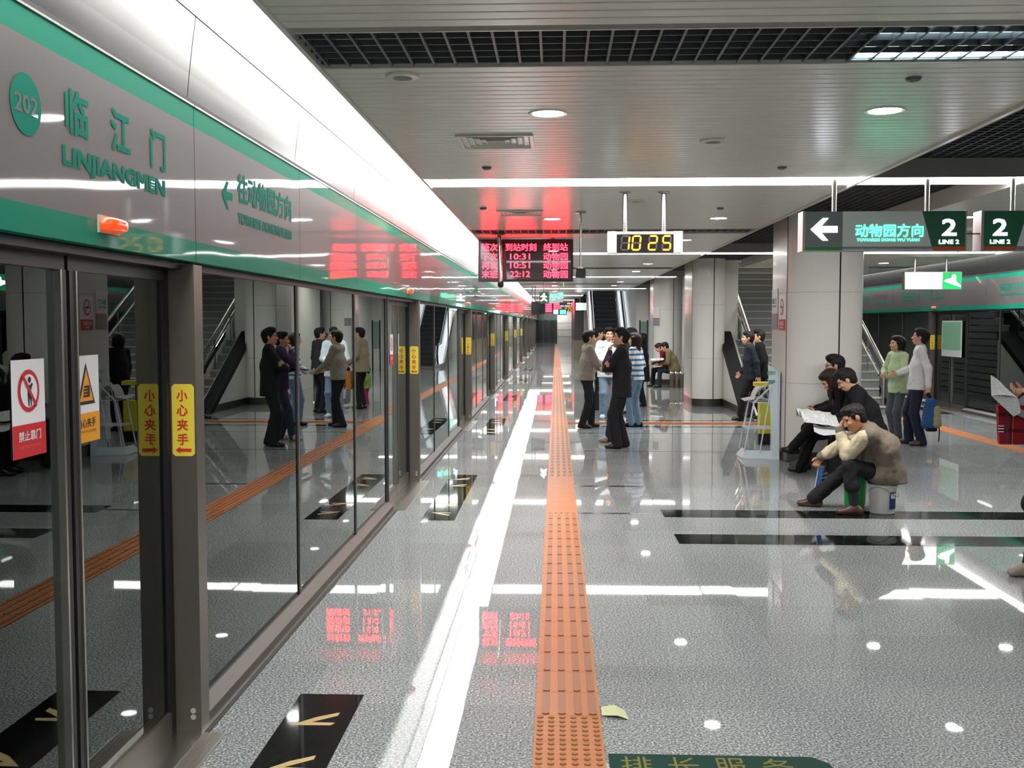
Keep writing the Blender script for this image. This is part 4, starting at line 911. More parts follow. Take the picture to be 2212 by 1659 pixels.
def nets(D, lo, h):
    S_ = D < 0; nx, ny, nz = D.shape
    cnt = sum(S_[i:nx - 1 + i, j:ny - 1 + j, k:nz - 1 + k].astype(np.int8) for i in (0, 1) for j in (0, 1) for k in (0, 1))
    act = (cnt > 0) & (cnt < 8); I = np.argwhere(act); idx = np.full(act.shape, -1, np.int64); idx[act] = np.arange(len(I))
    cs = [(i, j, k) for i in (0, 1) for j in (0, 1) for k in (0, 1)]
    val = {c: D[I[:, 0] + c[0], I[:, 1] + c[1], I[:, 2] + c[2]] for c in cs}
    acc = np.zeros((len(I), 3)); num = np.zeros(len(I))
    for a in cs:
        for d in range(3):
            if a[d]: continue
            b = list(a); b[d] = 1; b = tuple(b); va, vb = val[a], val[b]; m = (va < 0) != (vb < 0)
            t = np.where(m, va / (va - vb + 1e-12), 0)
            p = np.tile(np.array(a, float), (len(I), 1)); p[:, d] += t; acc += p * m[:, None]; num += m
    V = lo + h * (I + acc / num[:, None]); Fs = []
    for d in range(3):
        e, f = (d + 1) % 3, (d + 2) % 3; sh = [slice(None)] * 3
        A = [slice(1, -1)] * 3; A[d] = slice(0, -1); B = [slice(1, -1)] * 3; B[d] = slice(1, None)
        sa, sb = S_[tuple(A)], S_[tuple(B)]; m = np.argwhere(sa != sb)
        if not len(m): continue
        inside = sa[tuple(m.T)]; q = m.copy(); q[:, e] += 1; q[:, f] += 1
        def cell(de, df): c = q.copy(); c[:, e] += de; c[:, f] += df; return idx[tuple(c.T)]
        w = np.stack([cell(-1, -1), cell(0, -1), cell(0, 0), cell(-1, 0)], 1); w[~inside] = w[~inside][:, ::-1]; Fs.append(w)
    return V, np.concatenate(Fs)
def sdf_obj(name, parts, m, parent, label=None):
    """one mesh object made of one or more distance fields; vertices are in the parent thing's own coordinates"""
    vs, fs, o = [], [], 0
    for p in parts:
        V, Fq = p.mesh(); vs.append(V); fs.append(Fq + o); o += len(V)
    V, Fq = np.concatenate(vs), np.concatenate(fs)
    me = bpy.data.meshes.new(name); me.from_pydata(V.tolist(), [], Fq.tolist()); me.materials.append(m)
    me.polygons.foreach_set('use_smooth', [True] * len(me.polygons)); me.update()
    ob = bpy.data.objects.new(name, me); COL.objects.link(ob); ob.parent = parent
    if label: ob['label'] = label
    return ob
def ik(a, t, l1, l2, hint):
    d = t - a; L = np.linalg.norm(d); L = min(max(L, abs(l1 - l2) + .01), l1 + l2 - .004); u = nrm(d)
    x = (l1 * l1 - l2 * l2 + L * L) / (2 * L); y = math.sqrt(max(l1 * l1 - x * x, 0)); hp = nrm(hint - u * (hint @ u))
    return a + u * x + hp * y, a + u * L
M_SKIN = mat('skin', (206, 158, 128), .5, spec=.3); M_SKIN2 = mat('tanned skin', (184, 130, 98), .5, spec=.3)
M_HAIR = fabric('black hair', (24, 22, 22), .35, 220, .55); M_HAIRB = fabric('dark brown hair', (46, 30, 24), .3, 220, .5)
M_EYE = mat('dark eyes', (22, 16, 14), .2); M_LIP = mat('lips', (170, 98, 86), .5); M_SPEC = mat('spectacle frame', (60, 58, 60), .3, .6)
def hand(s_list, wrist, d, n, thumb, curl=.5, sc=1., spread=.0, h=.0045):
    """d: finger direction, n: palm normal (the way the palm faces), thumb: side on which the thumb sits"""
    s = SDF(h * 1.0); d, n = nrm(d), nrm(n - d * (n @ d)); t = nrm(np.cross(d, n)); t = t if t @ thumb > 0 else -t
    s.seg(wrist - d * .05, wrist + d * .02, (.028 * sc, .021 * sc), (.030 * sc, .018 * sc), t, k=.012)
    s.seg(wrist + d * .02, wrist + d * .07 * sc, (.033 * sc, .015 * sc), (.036 * sc, .013 * sc), t, k=.012)
    for i, (off, L) in enumerate(((.028, .072), (.0095, .08), (-.0095, .075), (-.027, .058))):
        b = wrist + d * .078 * sc + t * off * sc; a1 = curl * (.7 + .12 * i); d1 = nrm(d * math.cos(a1) + n * math.sin(a1) + t * off * spread * 8)
        m = b + d1 * L * .48 * sc; a2 = a1 + curl * 1.1; d2 = nrm(d * math.cos(a2) + n * math.sin(a2) + t * off * spread * 8)
        s.seg(b - d * .012, m, .0088 * sc, .0084 * sc, k=.004); s.seg(m, m + d2 * L * .5 * sc, .0083 * sc, .0068 * sc, k=.004)
    b = wrist + d * .025 * sc + t * .028 * sc; td = nrm(d * .6 + t * .65 + n * (.25 + curl * .5)); m = b + td * .036 * sc; td2 = nrm(d * .85 + t * .2 + n * (.25 + curl * .6))
    s.seg(b, m, .0125 * sc, .010 * sc, k=.008); s.seg(m, m + td2 * .032 * sc, .0098 * sc, .0078 * sc, k=.004)
    s_list.append(s)
def person(label, loc, face, H=1.70, pose=None, top=None, legs=None, shoes=None, hair='short', hairm=None, skin=None, glasses=False, wm=False, q=1.0, cat='person', group=None, foot_only=False):
    """face: compass heading in degrees, 0 looks along +Y, 90 along +X. pose in the figure's own frame: x to its right, y ahead, z up (metres at H = 1.70)"""
    P = pose or {}; k = H / 1.70; skin = skin or M_SKIN; hairm = hairm or M_HAIR
    root = thing('person', (loc[0], loc[1], 0), label, cat, group, rot=-R_(face))
    wv = .93 if wm else 1.0
    hip = vec(*P.get('hip', (0, 0, .90))) * k
    la, la2, ls, tw = R_(P.get('lean', 2)), R_(P.get('lean2', P.get('lean', 2))), R_(P.get('side', 0)), R_(P.get('twist', 0))
    U1 = nrm(vec(math.sin(ls), math.sin(la), math.cos(la))); U2 = nrm(vec(math.sin(ls), math.sin(la2), math.cos(la2)))
    chest = hip + U1 * .27 * k; neck = chest + U2 * .27 * k
    Rs = rotz(vec(1, 0, 0), tw); Rs = nrm(Rs - U2 * (Rs @ U2)); Rh = vec(1, 0, 0)
    sw = .168 * k * wv
    sh = {1: neck - U2 * .045 * k + Rs * sw, -1: neck - U2 * .045 * k - Rs * sw}
    yaw, pit, rol = [R_(a) for a in P.get('head', (0, 0, 0))]
    Fh = vec(math.sin(yaw) * math.cos(pit), math.cos(yaw) * math.cos(pit), math.sin(pit)); Uh = nrm(vec(0, 0, 1) - Fh * Fh[2] + vec(math.cos(yaw), -math.sin(yaw), 0) * math.sin(rol)); Rhd = nrm(np.cross(Fh, Uh)); Uh = np.cross(Rhd, Fh)
    hd = neck + (U2 * .5 + Uh * .5) * .146 * k + Fh * .02 * k
    ua, fa = .29 * k, .255 * k
    el, wr = {}, {}
    for s, nm in ((1, 'R'), (-1, 'L')):
        t = vec(*P.get(nm + 'w', (s * .25, .04, .80))) * k; hint = vec(*P.get(nm + 'e', (s * .4, -1, -.2)))
        el[s], wr[s] = ik(sh[s], t, ua, fa, hint)
    kn, an, hj = {}, {}, {}
    th, shn = .412 * k, .402 * k
    for s, nm in ((1, 'R'), (-1, 'L')):
        hj[s] = hip + Rh * s * .085 * k - vec(0, 0, .02 * k); t = vec(*P.get(nm + 'a', (s * .10, 0, .085))) * k
        kn[s], an[s] = ik(hj[s], t, th, shn, vec(*P.get(nm + 'k', (s * .15, 1, .1))))
    toe = {s: nrm(vec(*P.get(nm + 't', (s * .25, 1, -.12 if False else 0)))) for s, nm in ((1, 'R'), (-1, 'L'))}
    HS = 1.04 * k ** .3
    def hp(x, y, z): return hd + (Rhd * x + Fh * y + Uh * z) * HS
    # ---- body: one skin, all limbs in
    B = SDF(.012 * q)
    B.seg(hip, chest, (.135 * k * wv, .09 * k), (.135 * k * wv, .09 * k), Rh, .04); B.seg(chest, neck - U2 * .06 * k, (.14 * k * wv, .09 * k), (.12 * k * wv, .07 * k), Rs, .04)
    for s in (1, -1):
        B.seg(sh[s], el[s], .046 * k * wv, .038 * k * wv, k=.03); B.seg(el[s], wr[s], .037 * k * wv, .026 * k * wv)
        B.seg(hj[s], kn[s], .078 * k, .052 * k, k=.03); B.seg(kn[s], an[s], .05 * k, .036 * k); B.seg(an[s], an[s] + toe[s] * .05 * k - vec(0, 0, .05 * k), .033 * k, .018 * k)
    B.seg(neck - U2 * .03 * k, hp(0, -.015, -.04), .055 * k * wv, .05 * k * wv, k=.03)
    # ---- head
    h = SDF(.0055 * q)
    h.seg(neck - U2 * .0, hp(0, -.02, -.05), .053 * k * wv, .050 * k * wv, k=.02)
    h.ell(hp(0, -.012, .03), (.074 * HS, .096 * HS, .088 * HS), Rhd, Fh, Uh, .02); h.ell(hp(0, .022, -.028), (.063 * HS, .070 * HS, .088 * HS), Rhd, Fh, Uh, .02)
    h.ell(hp(0, .045, -.088), (.036 * HS, .036 * HS, .028 * HS), Rhd, Fh, Uh, .025)
    h.ell(hp(0, .078, .022), (.05 * HS, .014 * HS, .012 * HS), Rhd, Fh, Uh, .015)
    for s in (1, -1):
        h.ell(hp(s * .03, .098, .002), (.017 * HS, .014 * HS, .011 * HS), Rhd, Fh, Uh, .012, 's'); h.ell(hp(s * .036, .074, -.03), (.02 * HS, .016 * HS, .018 * HS), Rhd, Fh, Uh, .02)
        h.ell(hp(s * .074, -.005, -.008), (.010 * HS, .020 * HS, .032 * HS), Rhd, Fh, Uh, .008)
    h.seg(hp(0, .088, .004), hp(0, .108, -.034), .008 * HS, .013 * HS, k=.012)
    for s in (1, -1): h.ell(hp(s * .011, .098, -.038), (.009 * HS, .009 * HS, .008 * HS), Rhd, Fh, Uh, .008)
    h.ell(hp(0, .088, -.066), (.022 * HS, .010 * HS, .006 * HS), Rhd, Fh, Uh, .008); h.ell(hp(0, .086, -.077), (.018 * HS, .010 * HS, .007 * HS), Rhd, Fh, Uh, .008)
    parts = [B, h]
    for s, nm in ((1, 'R'), (-1, 'L')):
        if P.get(nm + 'hide'): continue
        d0 = nrm(wr[s] - el[s]); dd = P.get(nm + 'd'); d = nrm(vec(*dd)) if dd else d0; n = vec(*P.get(nm + 'n', (-s, .1, 0))); tb = vec(*P.get(nm + 'th', (0, 1, .3)))
        hand(parts, wr[s] + d0 * .01, d, n, tb, P.get(nm + 'c', .45), k * wv, h=.0045 * q)
    sdf_obj('body', parts, skin, root)
    # ---- face details
    for nm2, off, r, m in (('eye', (.030, .0815, .003), (.013, .007, .0048), M_EYE), ('eyebrow', (.031, .089, .021), (.019, .006, .004), hairm)):
        for s in (1, -1):
            e = SDF(.0022 * q); e.ell(hp(s * off[0], off[1], off[2]), tuple(x * HS for x in r), Rhd, Fh, Uh); sdf_obj(nm2, [e], m, root)
    e = SDF(.003 * q); e.ell(hp(0, .0935, -.0715), (.021 * HS, .0055 * HS, .0055 * HS), Rhd, Fh, Uh); sdf_obj('lips', [e], M_LIP, root)
    if glasses:
        g = MB()
        for s in (1, -1):
            c = [hp(s * .034 + .024 * math.cos(t), .103 - .006 * abs(math.cos(t)) * (s * math.cos(t) > 0), .002 + .017 * math.sin(t)) for t in [2 * math.pi * i / 16 for i in range(17)]]
            g.tube([tuple(p) for p in c], .002, M_SPEC, 6); g.tube([tuple(hp(s * .058, .098, .006)), tuple(hp(s * .078, .01, .008))], .002, M_SPEC, 6)
        g.tube([tuple(hp(-.011, .106, .004)), tuple(hp(.011, .106, .004))], .002, M_SPEC, 6)
        ob = g.build('glasses', None); ob.parent = root
    # ---- hair
    A = SDF(.0075 * q)
    if hair == 'cap':
        A.ell(hp(0, -.012, .05), (.086, .104, .075), Rhd, Fh, Uh); A.cut(-Uh, -float(Uh @ hp(0, 0, .035))); c = SDF(.0075 * q); A.ell(hp(0, .10, .04), (.06, .06, .010), Rhd, Fh, Uh)
        sdf_obj('cap', [A], fabric('dark cap', (30, 30, 34)), root)
        A = SDF(.0075 * q)
    A.ell(hp(0, -.022, .030), (.083 * HS, .103 * HS, .094 * HS), Rhd, Fh, Uh, .02); A.ell(hp(0, -.05, -.03), (.066 * HS, .058 * HS, .07 * HS), Rhd, Fh, Uh, .02)
    if hair in ('short', 'cap', 'tall'):
        A.ell(hp(0, .035, .088), (.066 * HS, .055 * HS, .034 * HS), Rhd, Fh, Uh, .03)
        if hair == 'tall': A.ell(hp(0, .02, .10), (.070 * HS, .07 * HS, .036 * HS), Rhd, Fh, Uh, .03)
        A.ell(hp(0, .108, -.035), (.072 * HS, .074 * HS, .086 * HS), Rhd, Fh, Uh, .01, 's')
        for s in (1, -1): A.ell(hp(s * .085, .02, -.045), (.03 * HS, .05 * HS, .045 * HS), Rhd, Fh, Uh, .01, 's'); A.seg(hp(s * .068, .022, .03), hp(s * .071, .020, -.012), .011, .006, k=.012)
        A.cut(-(Uh * .95 - Fh * .3), -float((Uh * .95 - Fh * .3) @ hp(0, -.06, -.088)))
    else:
        A.ell(hp(0, .03, .085), (.07 * HS, .06 * HS, .036 * HS), Rhd, Fh, Uh, .03)
        dn = {'bob': .12, 'medium': .18, 'long': .34}[hair]
        for s in (1, -1):
            A.seg(hp(s * .07, -.01, .03), hp(s * .074, .0, -.02) - vec(0, 0, dn * .55), (.026, .05), (.022, .04), Fh, .03)
        A.seg(hp(0, -.07, .03), hp(0, -.075, -.03) - vec(0, 0, dn), (.075, .045), (.055, .03), Rhd, .04)
        A.ell(hp(0, .108, -.035), (.062 * HS, .078 * HS, .092 * HS), Rhd, Fh, Uh, .012, 's')
    A.noise(.0045, 95, len(label)); A.noise(.003, 190, len(label) + .5); sdf_obj('hair', [A], hairm, root)
    # ---- clothes
    T = top; rs = .011 * q
    g = SDF(rs); hem = (T.get('hem', .08) if not P.get('sit') else T.get('sithem', .015)) * k; f = T.get('fat', 1.0) * k
    lo_ = hip - U1 * hem
    g.seg(lo_, chest, (T.get('hw', .196) * f * wv, T.get('hd', .150) * f), (.172 * f * wv, .122 * f), Rh, .05)
    g.seg(chest, neck - U2 * .085 * k, (.172 * f * wv, .122 * f), (.135 * f * wv, .088 * f), Rs, .05)
    g.seg(sh[1] - Rs * .03, sh[-1] + Rs * .03, .062 * f, .062 * f, k=.05); g.seg(neck - U2 * .08 * k, neck + U2 * .004 * k - Fh * .004, (.11 * f * wv, .08 * f), (.062 * k, .06 * k), Rs, .04)
    for s in (1, -1):
        g.seg(sh[s], el[s], .064 * f * wv * T.get('arm', 1), .052 * f * wv * T.get('arm', 1), k=.04)
        e = wr[s] - nrm(wr[s] - el[s]) * T.get('sleeve', .0) * k; g.seg(el[s], e, .052 * f * wv * T.get('arm', 1), T.get('cuff', .041) * f * wv, k=.03)
    if P.get('sit'):
        for s in (1, -1): g.seg(hip + Rh * s * .06 * k, hj[s] + (kn[s] - hj[s]) * .22, .125 * f, .105 * f, k=.05)
    g.noise(T.get('fold', .006), 26, len(label) * .7); g.noise(T.get('fold', .006) * .5, 55, 2)
    if not P.get('sit') or T.get('sithem'): g.cut(vec(0, 0, -1), -(hip[2] - hem))
    gar = sdf_obj(T.get('name', 'jacket'), [g], T['m'], root, T.get('lab'))
    if T.get('collar'):
        c = SDF(.006 * q); c.seg(neck - U2 * .045 * k, neck - U2 * .0 * k, (.074 * k, .068 * k), (.066 * k, .064 * k), Rs); c.seg(neck - U2 * .02 * k, neck + U2 * .08, .056 * k, .056 * k, k=.006, op='s'); sdf_obj('collar', [c], T['collar'], gar)
    if T.get('shirt'):
        c = SDF(.007 * q); v0 = neck - U2 * .04 * k + vec(0, .055 * k, 0); c.seg(v0, chest + U1 * .05 * k + vec(0, .118 * k * f / k, 0), (.05 * k, .025 * k), (.014 * k, .018 * k), Rs); sdf_obj('shirt_front', [c], T['shirt'], gar)
    L = legs; g = SDF(rs)
    if L.get('hipseg', True): g.seg(hip + U1 * .05 * k, hip - vec(0, 0, .03 * k), (.148 * k * wv, .100 * k), (.158 * k * wv, .112 * k), Rh, .05)
    w = L.get('w', 1.0)
    for s, nm in ((1, 'R'), (-1, 'L')):
        e = an[s] + nrm(kn[s] - an[s]) * (L.get('rise' + nm, L.get('rise', -.045))) * k
        g.seg(hj[s], kn[s], .090 * k * w, .066 * k * w, k=.04); g.seg(kn[s], e, .066 * k * w, L.get('cuff', .058) * k * w, k=.03)
    g.noise(.006, 24, 1.3 + len(label)); g.noise(.003, 60, 4)
    if not P.get('sit'): g.cut(vec(0, 0, -1), -.012)
    sdf_obj(L.get('name', 'trousers'), [g], L['m'], root)
    if L.get('socks'):
        c = SDF(.007 * q)
        for s in (1, -1): c.seg(an[s] - vec(0, 0, .02), an[s] + nrm(kn[s] - an[s]) * .13 * k, .044 * k, .05 * k)
        sdf_obj('socks', [c], L['socks'], root)
    for s, nm in ((1, 'R'), (-1, 'L')):
        c = SDF(.007 * q); a = an[s]; t = toe[s]; fl = vec(0, 0, -1); hl = a - t * .045 * k - vec(0, 0, .045 * k); z = vec(0, 0, 1) if abs(t[2]) < .3 else nrm(np.cross(np.cross(t, vec(0, 0, 1)), t)); sd = nrm(np.cross(t, z))
        c.seg(hl, a + t * .14 * k - z * .056 * k, (.042 * k * wv, .046 * k), (.046 * k * wv, .030 * k), sd, .02); c.seg(a - z * .005, a - z * .035 * k + t * .035 * k, .045 * k * wv, .044 * k * wv, k=.03); c.seg(a - z * .02, a + t * .08 * k - z * .05 * k, .042 * k * wv, .036 * k * wv, k=.02)
        if abs(t[2]) < .05 and a[2] < .12 * k: c.cut(vec(0, 0, -1), -.002)
        sdf_obj('shoe', [c], shoes, root)
    return dict(root=root, U2=U2, wr=wr, hd=hd, neck=neck, hip=hip, chest=chest, an=an, kn=kn, toe=toe, gar=gar, face=face, loc=loc, k=k)
def world(p, v):      # a point of the figure's own frame in the scene
    a = -R_(p['face']); r = rotz(np.asarray(v, float), a); return Vector((r[0] + p['loc'][0], r[1] + p['loc'][1], r[2]))
SUIT = fabric('black suit wool', (34, 35, 38), .15); BLK = fabric('black cloth', (18, 18, 20), .15); CHAR = fabric('charcoal trousers', (34, 34, 38), .15)
GREYSW = fabric('grey brown knit', (138, 128, 118), .12, 120); DENIM = fabric('light denim', (112, 138, 162), .25, 40); DKDENIM = fabric('dark denim', (44, 54, 70), .2, 40)
WHITEJ = fabric('pale blue white jacket', (206, 220, 228), .05); BLSHOE = mat('black shoe', (20, 18, 18), .3); BRSHOE = mat('brown shoe', (70, 48, 40), .35); TANSH = mat('beige shoe', (178, 164, 140), .5)
PURP = fabric('dark purple jacket', (62, 44, 72), .15); BEIGEJ = fabric('beige jacket', (140, 126, 104), .12); GRNJ = fabric('pale green jacket', (186, 206, 164), .06); WSHIRT = fabric('white shirt', (224, 224, 226), .04)
OLIVE = fabric('olive blazer', (112, 104, 72), .15); MAROON = fabric('maroon sweater', (104, 26, 40), .12); GREYJN = fabric('grey green jeans', (88, 96, 98), .2, 40); NAVY = fabric('dark navy jacket', (32, 36, 46), .15)
def striped():
    m = fabric('white blue stripe knit', (220, 224, 226), .03); n = N(m); tc = n('ShaderNodeTexCoord'); se = n('ShaderNodeSeparateXYZ'); n.l(tc.outputs['Object'], se.inputs[0])
    a = n('ShaderNodeMath', operation='MULTIPLY', i_1=11.0); n.l(se.outputs[2], a.inputs[0]); b = n('ShaderNodeMath', operation='FRACT'); n.l(a.outputs[0], b.inputs[0]); c = n('ShaderNodeMath', operation='GREATER_THAN', i_1=.62); n.l(b.outputs[0], c.inputs[0])
    mx = n('ShaderNodeMix', data_type='RGBA'); mx.inputs[6].default_value = lin((222, 226, 228)) + (1,); mx.inputs[7].default_value = lin((54, 112, 158)) + (1,); n.l(c.outputs[0], mx.inputs[0]); n.l(mx.outputs[2], n.b.inputs['Base Color']); return m
STRIPE = striped()
# --- standing crowd by the orange strip
p1 = person('man in grey brown sweater and charcoal trousers gesturing towards the young man in white', (.53, 17.9), 78, 1.665, dict(Rw=(.20, .34, .98), Re=(.3, -1, -.6), Rd=(-.1, 1, .1), Lw=(-.18, .30, 1.02), Le=(-.4, -1, -.5), Rc=.5, Ra=(.09, -.10, .085), La=(-.09, .10, .085)), dict(m=GREYSW, name='sweater', hem=.06, fat=1.02), dict(m=CHAR, w=1.08), BLSHOE, 'short', q=1.15)
p2 = person('man in black suit with glasses and folded arms looking up', (.95, 15.05), -80, 1.715, dict(head=(-6, 5, 0), lean=0, Rw=(-.12, .21, 1.18), Re=(1, .3, -.8), Rd=(-1, -.1, .15), Rn=(0, -1, .1), Rth=(0, .2, 1), Rc=.5, Lw=(.06, .25, 1.12), Le=(-1, .4, -.8), Ld=(1, .15, .1), Ln=(0, -1, .1), Lth=(0, 0, 1), Ra=(.10, -.02, .085), La=(-.10, .06, .085)), dict(m=SUIT, hem=.17, hw=.195, hd=.135, fat=1.05, collar=fabric('suit collar', (18, 18, 20)), fold=.005), dict(m=SUIT, w=1.15, cuff=.068), BLSHOE, 'tall', glasses=True)
p3 = person('person in dark purple jacket with raised hand, mostly hidden behind the suited man', (1.0, 15.8), -86, 1.66, dict(Lw=(-.04, .19, 1.40), Le=(-.4, 1, -.9), Ld=(.2, -.1, 1), Ln=(.3, -1, 0), Lth=(1, 0, 0), Lc=.9, Rw=(.0, .30, 1.12), Re=(.8, -.6, -.6), Rd=(-1, .3, 0), Ra=(.09, .0, .085), La=(-.09, .20, .085)), dict(m=PURP, hem=.10), dict(m=DKDENIM), TANSH, 'short', q=1.15)
p4 = person('woman in white and blue striped top and jeans standing behind the suited man', (1.40, 18.2), -60, 1.62, dict(Rw=(.2, .2, 1.0), Lw=(-.16, .24, 1.0), Ra=(.09, -.02, .085), La=(-.09, .06, .085)), dict(m=STRIPE, name='sweater', hem=.05, fat=.95), dict(m=DENIM, cuff=.062), BLSHOE, 'long', M_HAIRB, wm=True, q=1.15)
p5 = person('young man in pale blue white jacket and light jeans facing the camera', (.99, 19.75), 176, 1.705, dict(head=(-4, -2, 0), Rw=(.05, .2, 1.08), Re=(.9, -.4, -.6), Rd=(-1, .2, .1), Rn=(0, -1, 0), Lw=(-.03, .24, 1.04), Le=(-.9, -.4, -.6), Ld=(1, .2, .1), Ln=(0, -1, 0), Ra=(.10, .02, .085), La=(-.10, .0, .085)), dict(m=WHITEJ, hem=.12, fat=1.08, shirt=MAROON, collar=WHITEJ), dict(m=DENIM, w=1.1, cuff=.068), mat('white trainer', (190, 192, 198), .5), 'tall', q=1.15)
p6 = person('man in dark cap and beige jacket behind the man in the sweater', (.84, 21.7), 75, 1.70, dict(Rw=(.22, .18, .95), Lw=(-.2, .2, .95)), dict(m=BEIGEJ, hem=.12, fat=1.08, shirt=BLK), dict(m=CHAR), BLSHOE, 'cap', q=1.3)
p6b = person('small child in green top and pink trousers beside the capped man', (.92, 22.75), 80, .82, dict(Rw=(.22, .1, .9), Lw=(-.22, .1, .9)), dict(m=fabric('lime green top', (140, 164, 72)), hem=.14, fat=1.25, name='top'), dict(m=fabric('pink trousers', (190, 52, 110)), w=1.2), mat('pink shoe', (196, 120, 140), .5), 'short', q=1.1, cat='child')
p7 = person('dark haired man in charcoal jacket looking away behind the striped woman', (1.52, 20.7), -50, 1.70, dict(head=(-15, 0, 0)), dict(m=fabric('charcoal jacket', (44, 46, 50)), hem=.10), dict(m=CHAR), BLSHOE, 'short', q=1.3)
p8 = person('woman in long black coat with collar length black hair at the back of the crowd', (1.90, 22.7), -78, 1.565, dict(Rw=(.2, .12, .9), Lw=(-.18, .14, .9)), dict(m=BLK, name='coat', hem=.32, hw=.19, fat=1.0), dict(m=BLK), BLSHOE, 'bob', wm=True, q=1.3)
# --- walkers by the stairs, the woman behind the column, the couple
p11 = person('man in dark navy jacket walking past the foot of the stairs, nearer of two', (3.60, 19.35), -88, 1.64, dict(lean=5, Ra=(.09, -.22, .10), La=(-.09, .22, .085), Rw=(.24, .16, .92), Lw=(-.24, -.1, .86)), dict(m=NAVY, hem=.12, fat=1.06), dict(m=BLK), BLSHOE, 'short', q=1.2)
p12 = person('man in black jacket walking behind the navy jacket, farther of two', (3.90, 19.95), -88, 1.66, dict(lean=4, Ra=(.09, .2, .085), La=(-.09, -.22, .10), Rw=(.24, -.1, .86), Lw=(-.24, .16, .92)), dict(m=BLK, hem=.12, fat=1.05), dict(m=NAVY), BLSHOE, 'tall', q=1.2)
p20 = person('woman in black with shoulder bag behind the front column, seen mirrored in the glass', (3.92, 17.1), 60, 1.62, dict(Rw=(.22, .12, .86), Lw=(-.2, .06, .84)), dict(m=BLK, hem=.14, shirt=fabric('dusty pink blouse', (150, 108, 100))), dict(m=BLK), BLSHOE, 'bob', wm=True, q=1.3)
p17 = person('woman in pale green jacket and grey jeans talking beside the man in white', (5.27, 16.25), -112, 1.59, dict(head=(14, 3, 0), Rw=(.06, .25, 1.08), Re=(.9, -.3, -.7), Rd=(-.8, .5, 0), Lw=(-.06, .26, 1.06), Le=(-.9, -.3, -.7), Ld=(.8, .5, 0), Ra=(.08, .0, .085), La=(-.08, .05, .085)), dict(m=GRNJ, hem=.12, fat=1.02, collar=GRNJ), dict(m=GREYJN, cuff=.064), BRSHOE, 'bob', wm=True)
p18 = person('man in white long sleeved shirt and dark jeans holding a backpack', (5.34, 15.6), -74, 1.71, dict(head=(8, 9, 0), lean=-3, Lw=(-.27, -.13, .88), Le=(-.6, -1, .1), Ld=(.0, .12, -1), Lc=1.2, Rw=(.10, .28, 1.05), Re=(.7, -.6, -.5), Ra=(.10, .10, .085), La=(-.11, -.06, .085)), dict(m=WSHIRT, name='shirt', hem=.08, collar=WSHIRT), dict(m=fabric('dark blue jeans', (36, 42, 58), .15, 40), w=1.06, cuff=.066), BRSHOE, 'short', q=1.0)
# --- seated group by the front column
def seated(hipz=.50, **kw):
    d = dict(sit=True, hip=(0, 0, hipz + .09), lean=10, lean2=22, Ra=(.11, .44, .085), La=(-.11, .44, .085), Rk=(.1, 1, 1), Lk=(-.1, 1, 1), Rt=(.15, 1, 0), Lt=(-.15, 1, 0)); d.update(kw); return d
p15 = person('seated man with glasses behind the others, head against the front column', (3.52, 12.93), -80, 1.72, seated(.50, lean=4, lean2=8, head=(0, -8, 0), Rw=(.2, .3, .72), Lw=(-.2, .3, .72)), dict(m=SUIT, hem=.08, fat=1.05), dict(m=BLK), BLSHOE, 'tall', glasses=True)
p14 = person('seated woman with long dark hair and crossed black boots looking down', (3.46, 12.5), -84, 1.60, seated(.48, lean=8, lean2=20, head=(0, -42, 0), Rw=(.10, .34, .68), Lw=(-.10, .34, .68), Ra=(.05, .55, .10), La=(-.02, .66, .34), Lk=(-.05, .8, 1), Lt=(-.1, 1, .15)), dict(m=BLK, hem=.08, fat=1.0, shirt=fabric('violet scarf', (110, 64, 120))), dict(m=BLK, cuff=.062), mat('black boot', (12, 11, 12), .35), 'long', M_HAIRB, wm=True)
p13 = person('seated man in black jacket with glasses reading the big open newspaper', (3.62, 12.02), -84, 1.70, seated(.46, lean=16, lean2=30, head=(4, -34, 0), Rw=(.20, .46, .62), Re=(.8, -.4, -.8), Rd=(-.25, 1, .1), Rn=(-.2, 0, 1), Lw=(-.18, .46, .66), Le=(-.8, -.4, -.8), Ld=(.2, 1, .1), Ln=(.2, 0, 1)), dict(m=fabric('black jacket', (24, 24, 27)), hem=.08, fat=1.1), dict(m=BLK), BLSHOE, 'tall', glasses=True)
p16 = person('man in brown and beige jacket seated on a bucket, resting his face on one hand', (3.16, 9.97), -72, 1.66, dict(sit=True, hip=(0, 0, .385), lean=8, lean2=46, side=-14, head=(-26, -26, 8), Lw=(-.14, .45, .80), Le=(-.25, .0, -1), Ld=(.25, -.2, 1), Ln=(.4, -1, 0), Lth=(1, 0, .2), Lc=.7, Rw=(.16, .68, .47), Re=(.6, -.3, .3), Rd=(-.1, .5, -1), Rn=(-1, 0, 0), Rc=1.0, La=(-.26, .30, .085), Lk=(-.45, 1, 1), Ra=(.09, .70, .085), Rk=(.1, 1, 1), Lt=(-.05, 1, 0), Rt=(.1, 1, 0)), dict(m=fabric('brown grey jacket', (112, 102, 90), .1), fat=1.10, sithem=.085, collar=fabric('brown collar', (100, 92, 82)), cuff=.044, arm=.82), dict(m=fabric('dark grey trousers', (34, 34, 37)), riseL=.20, rise=.0, cuff=.075, w=1.0, socks=fabric('dark socks', (40, 44, 46))), mat('brown leather shoe', (74, 46, 38), .3), 'short', skin=M_SKIN2, q=.9)
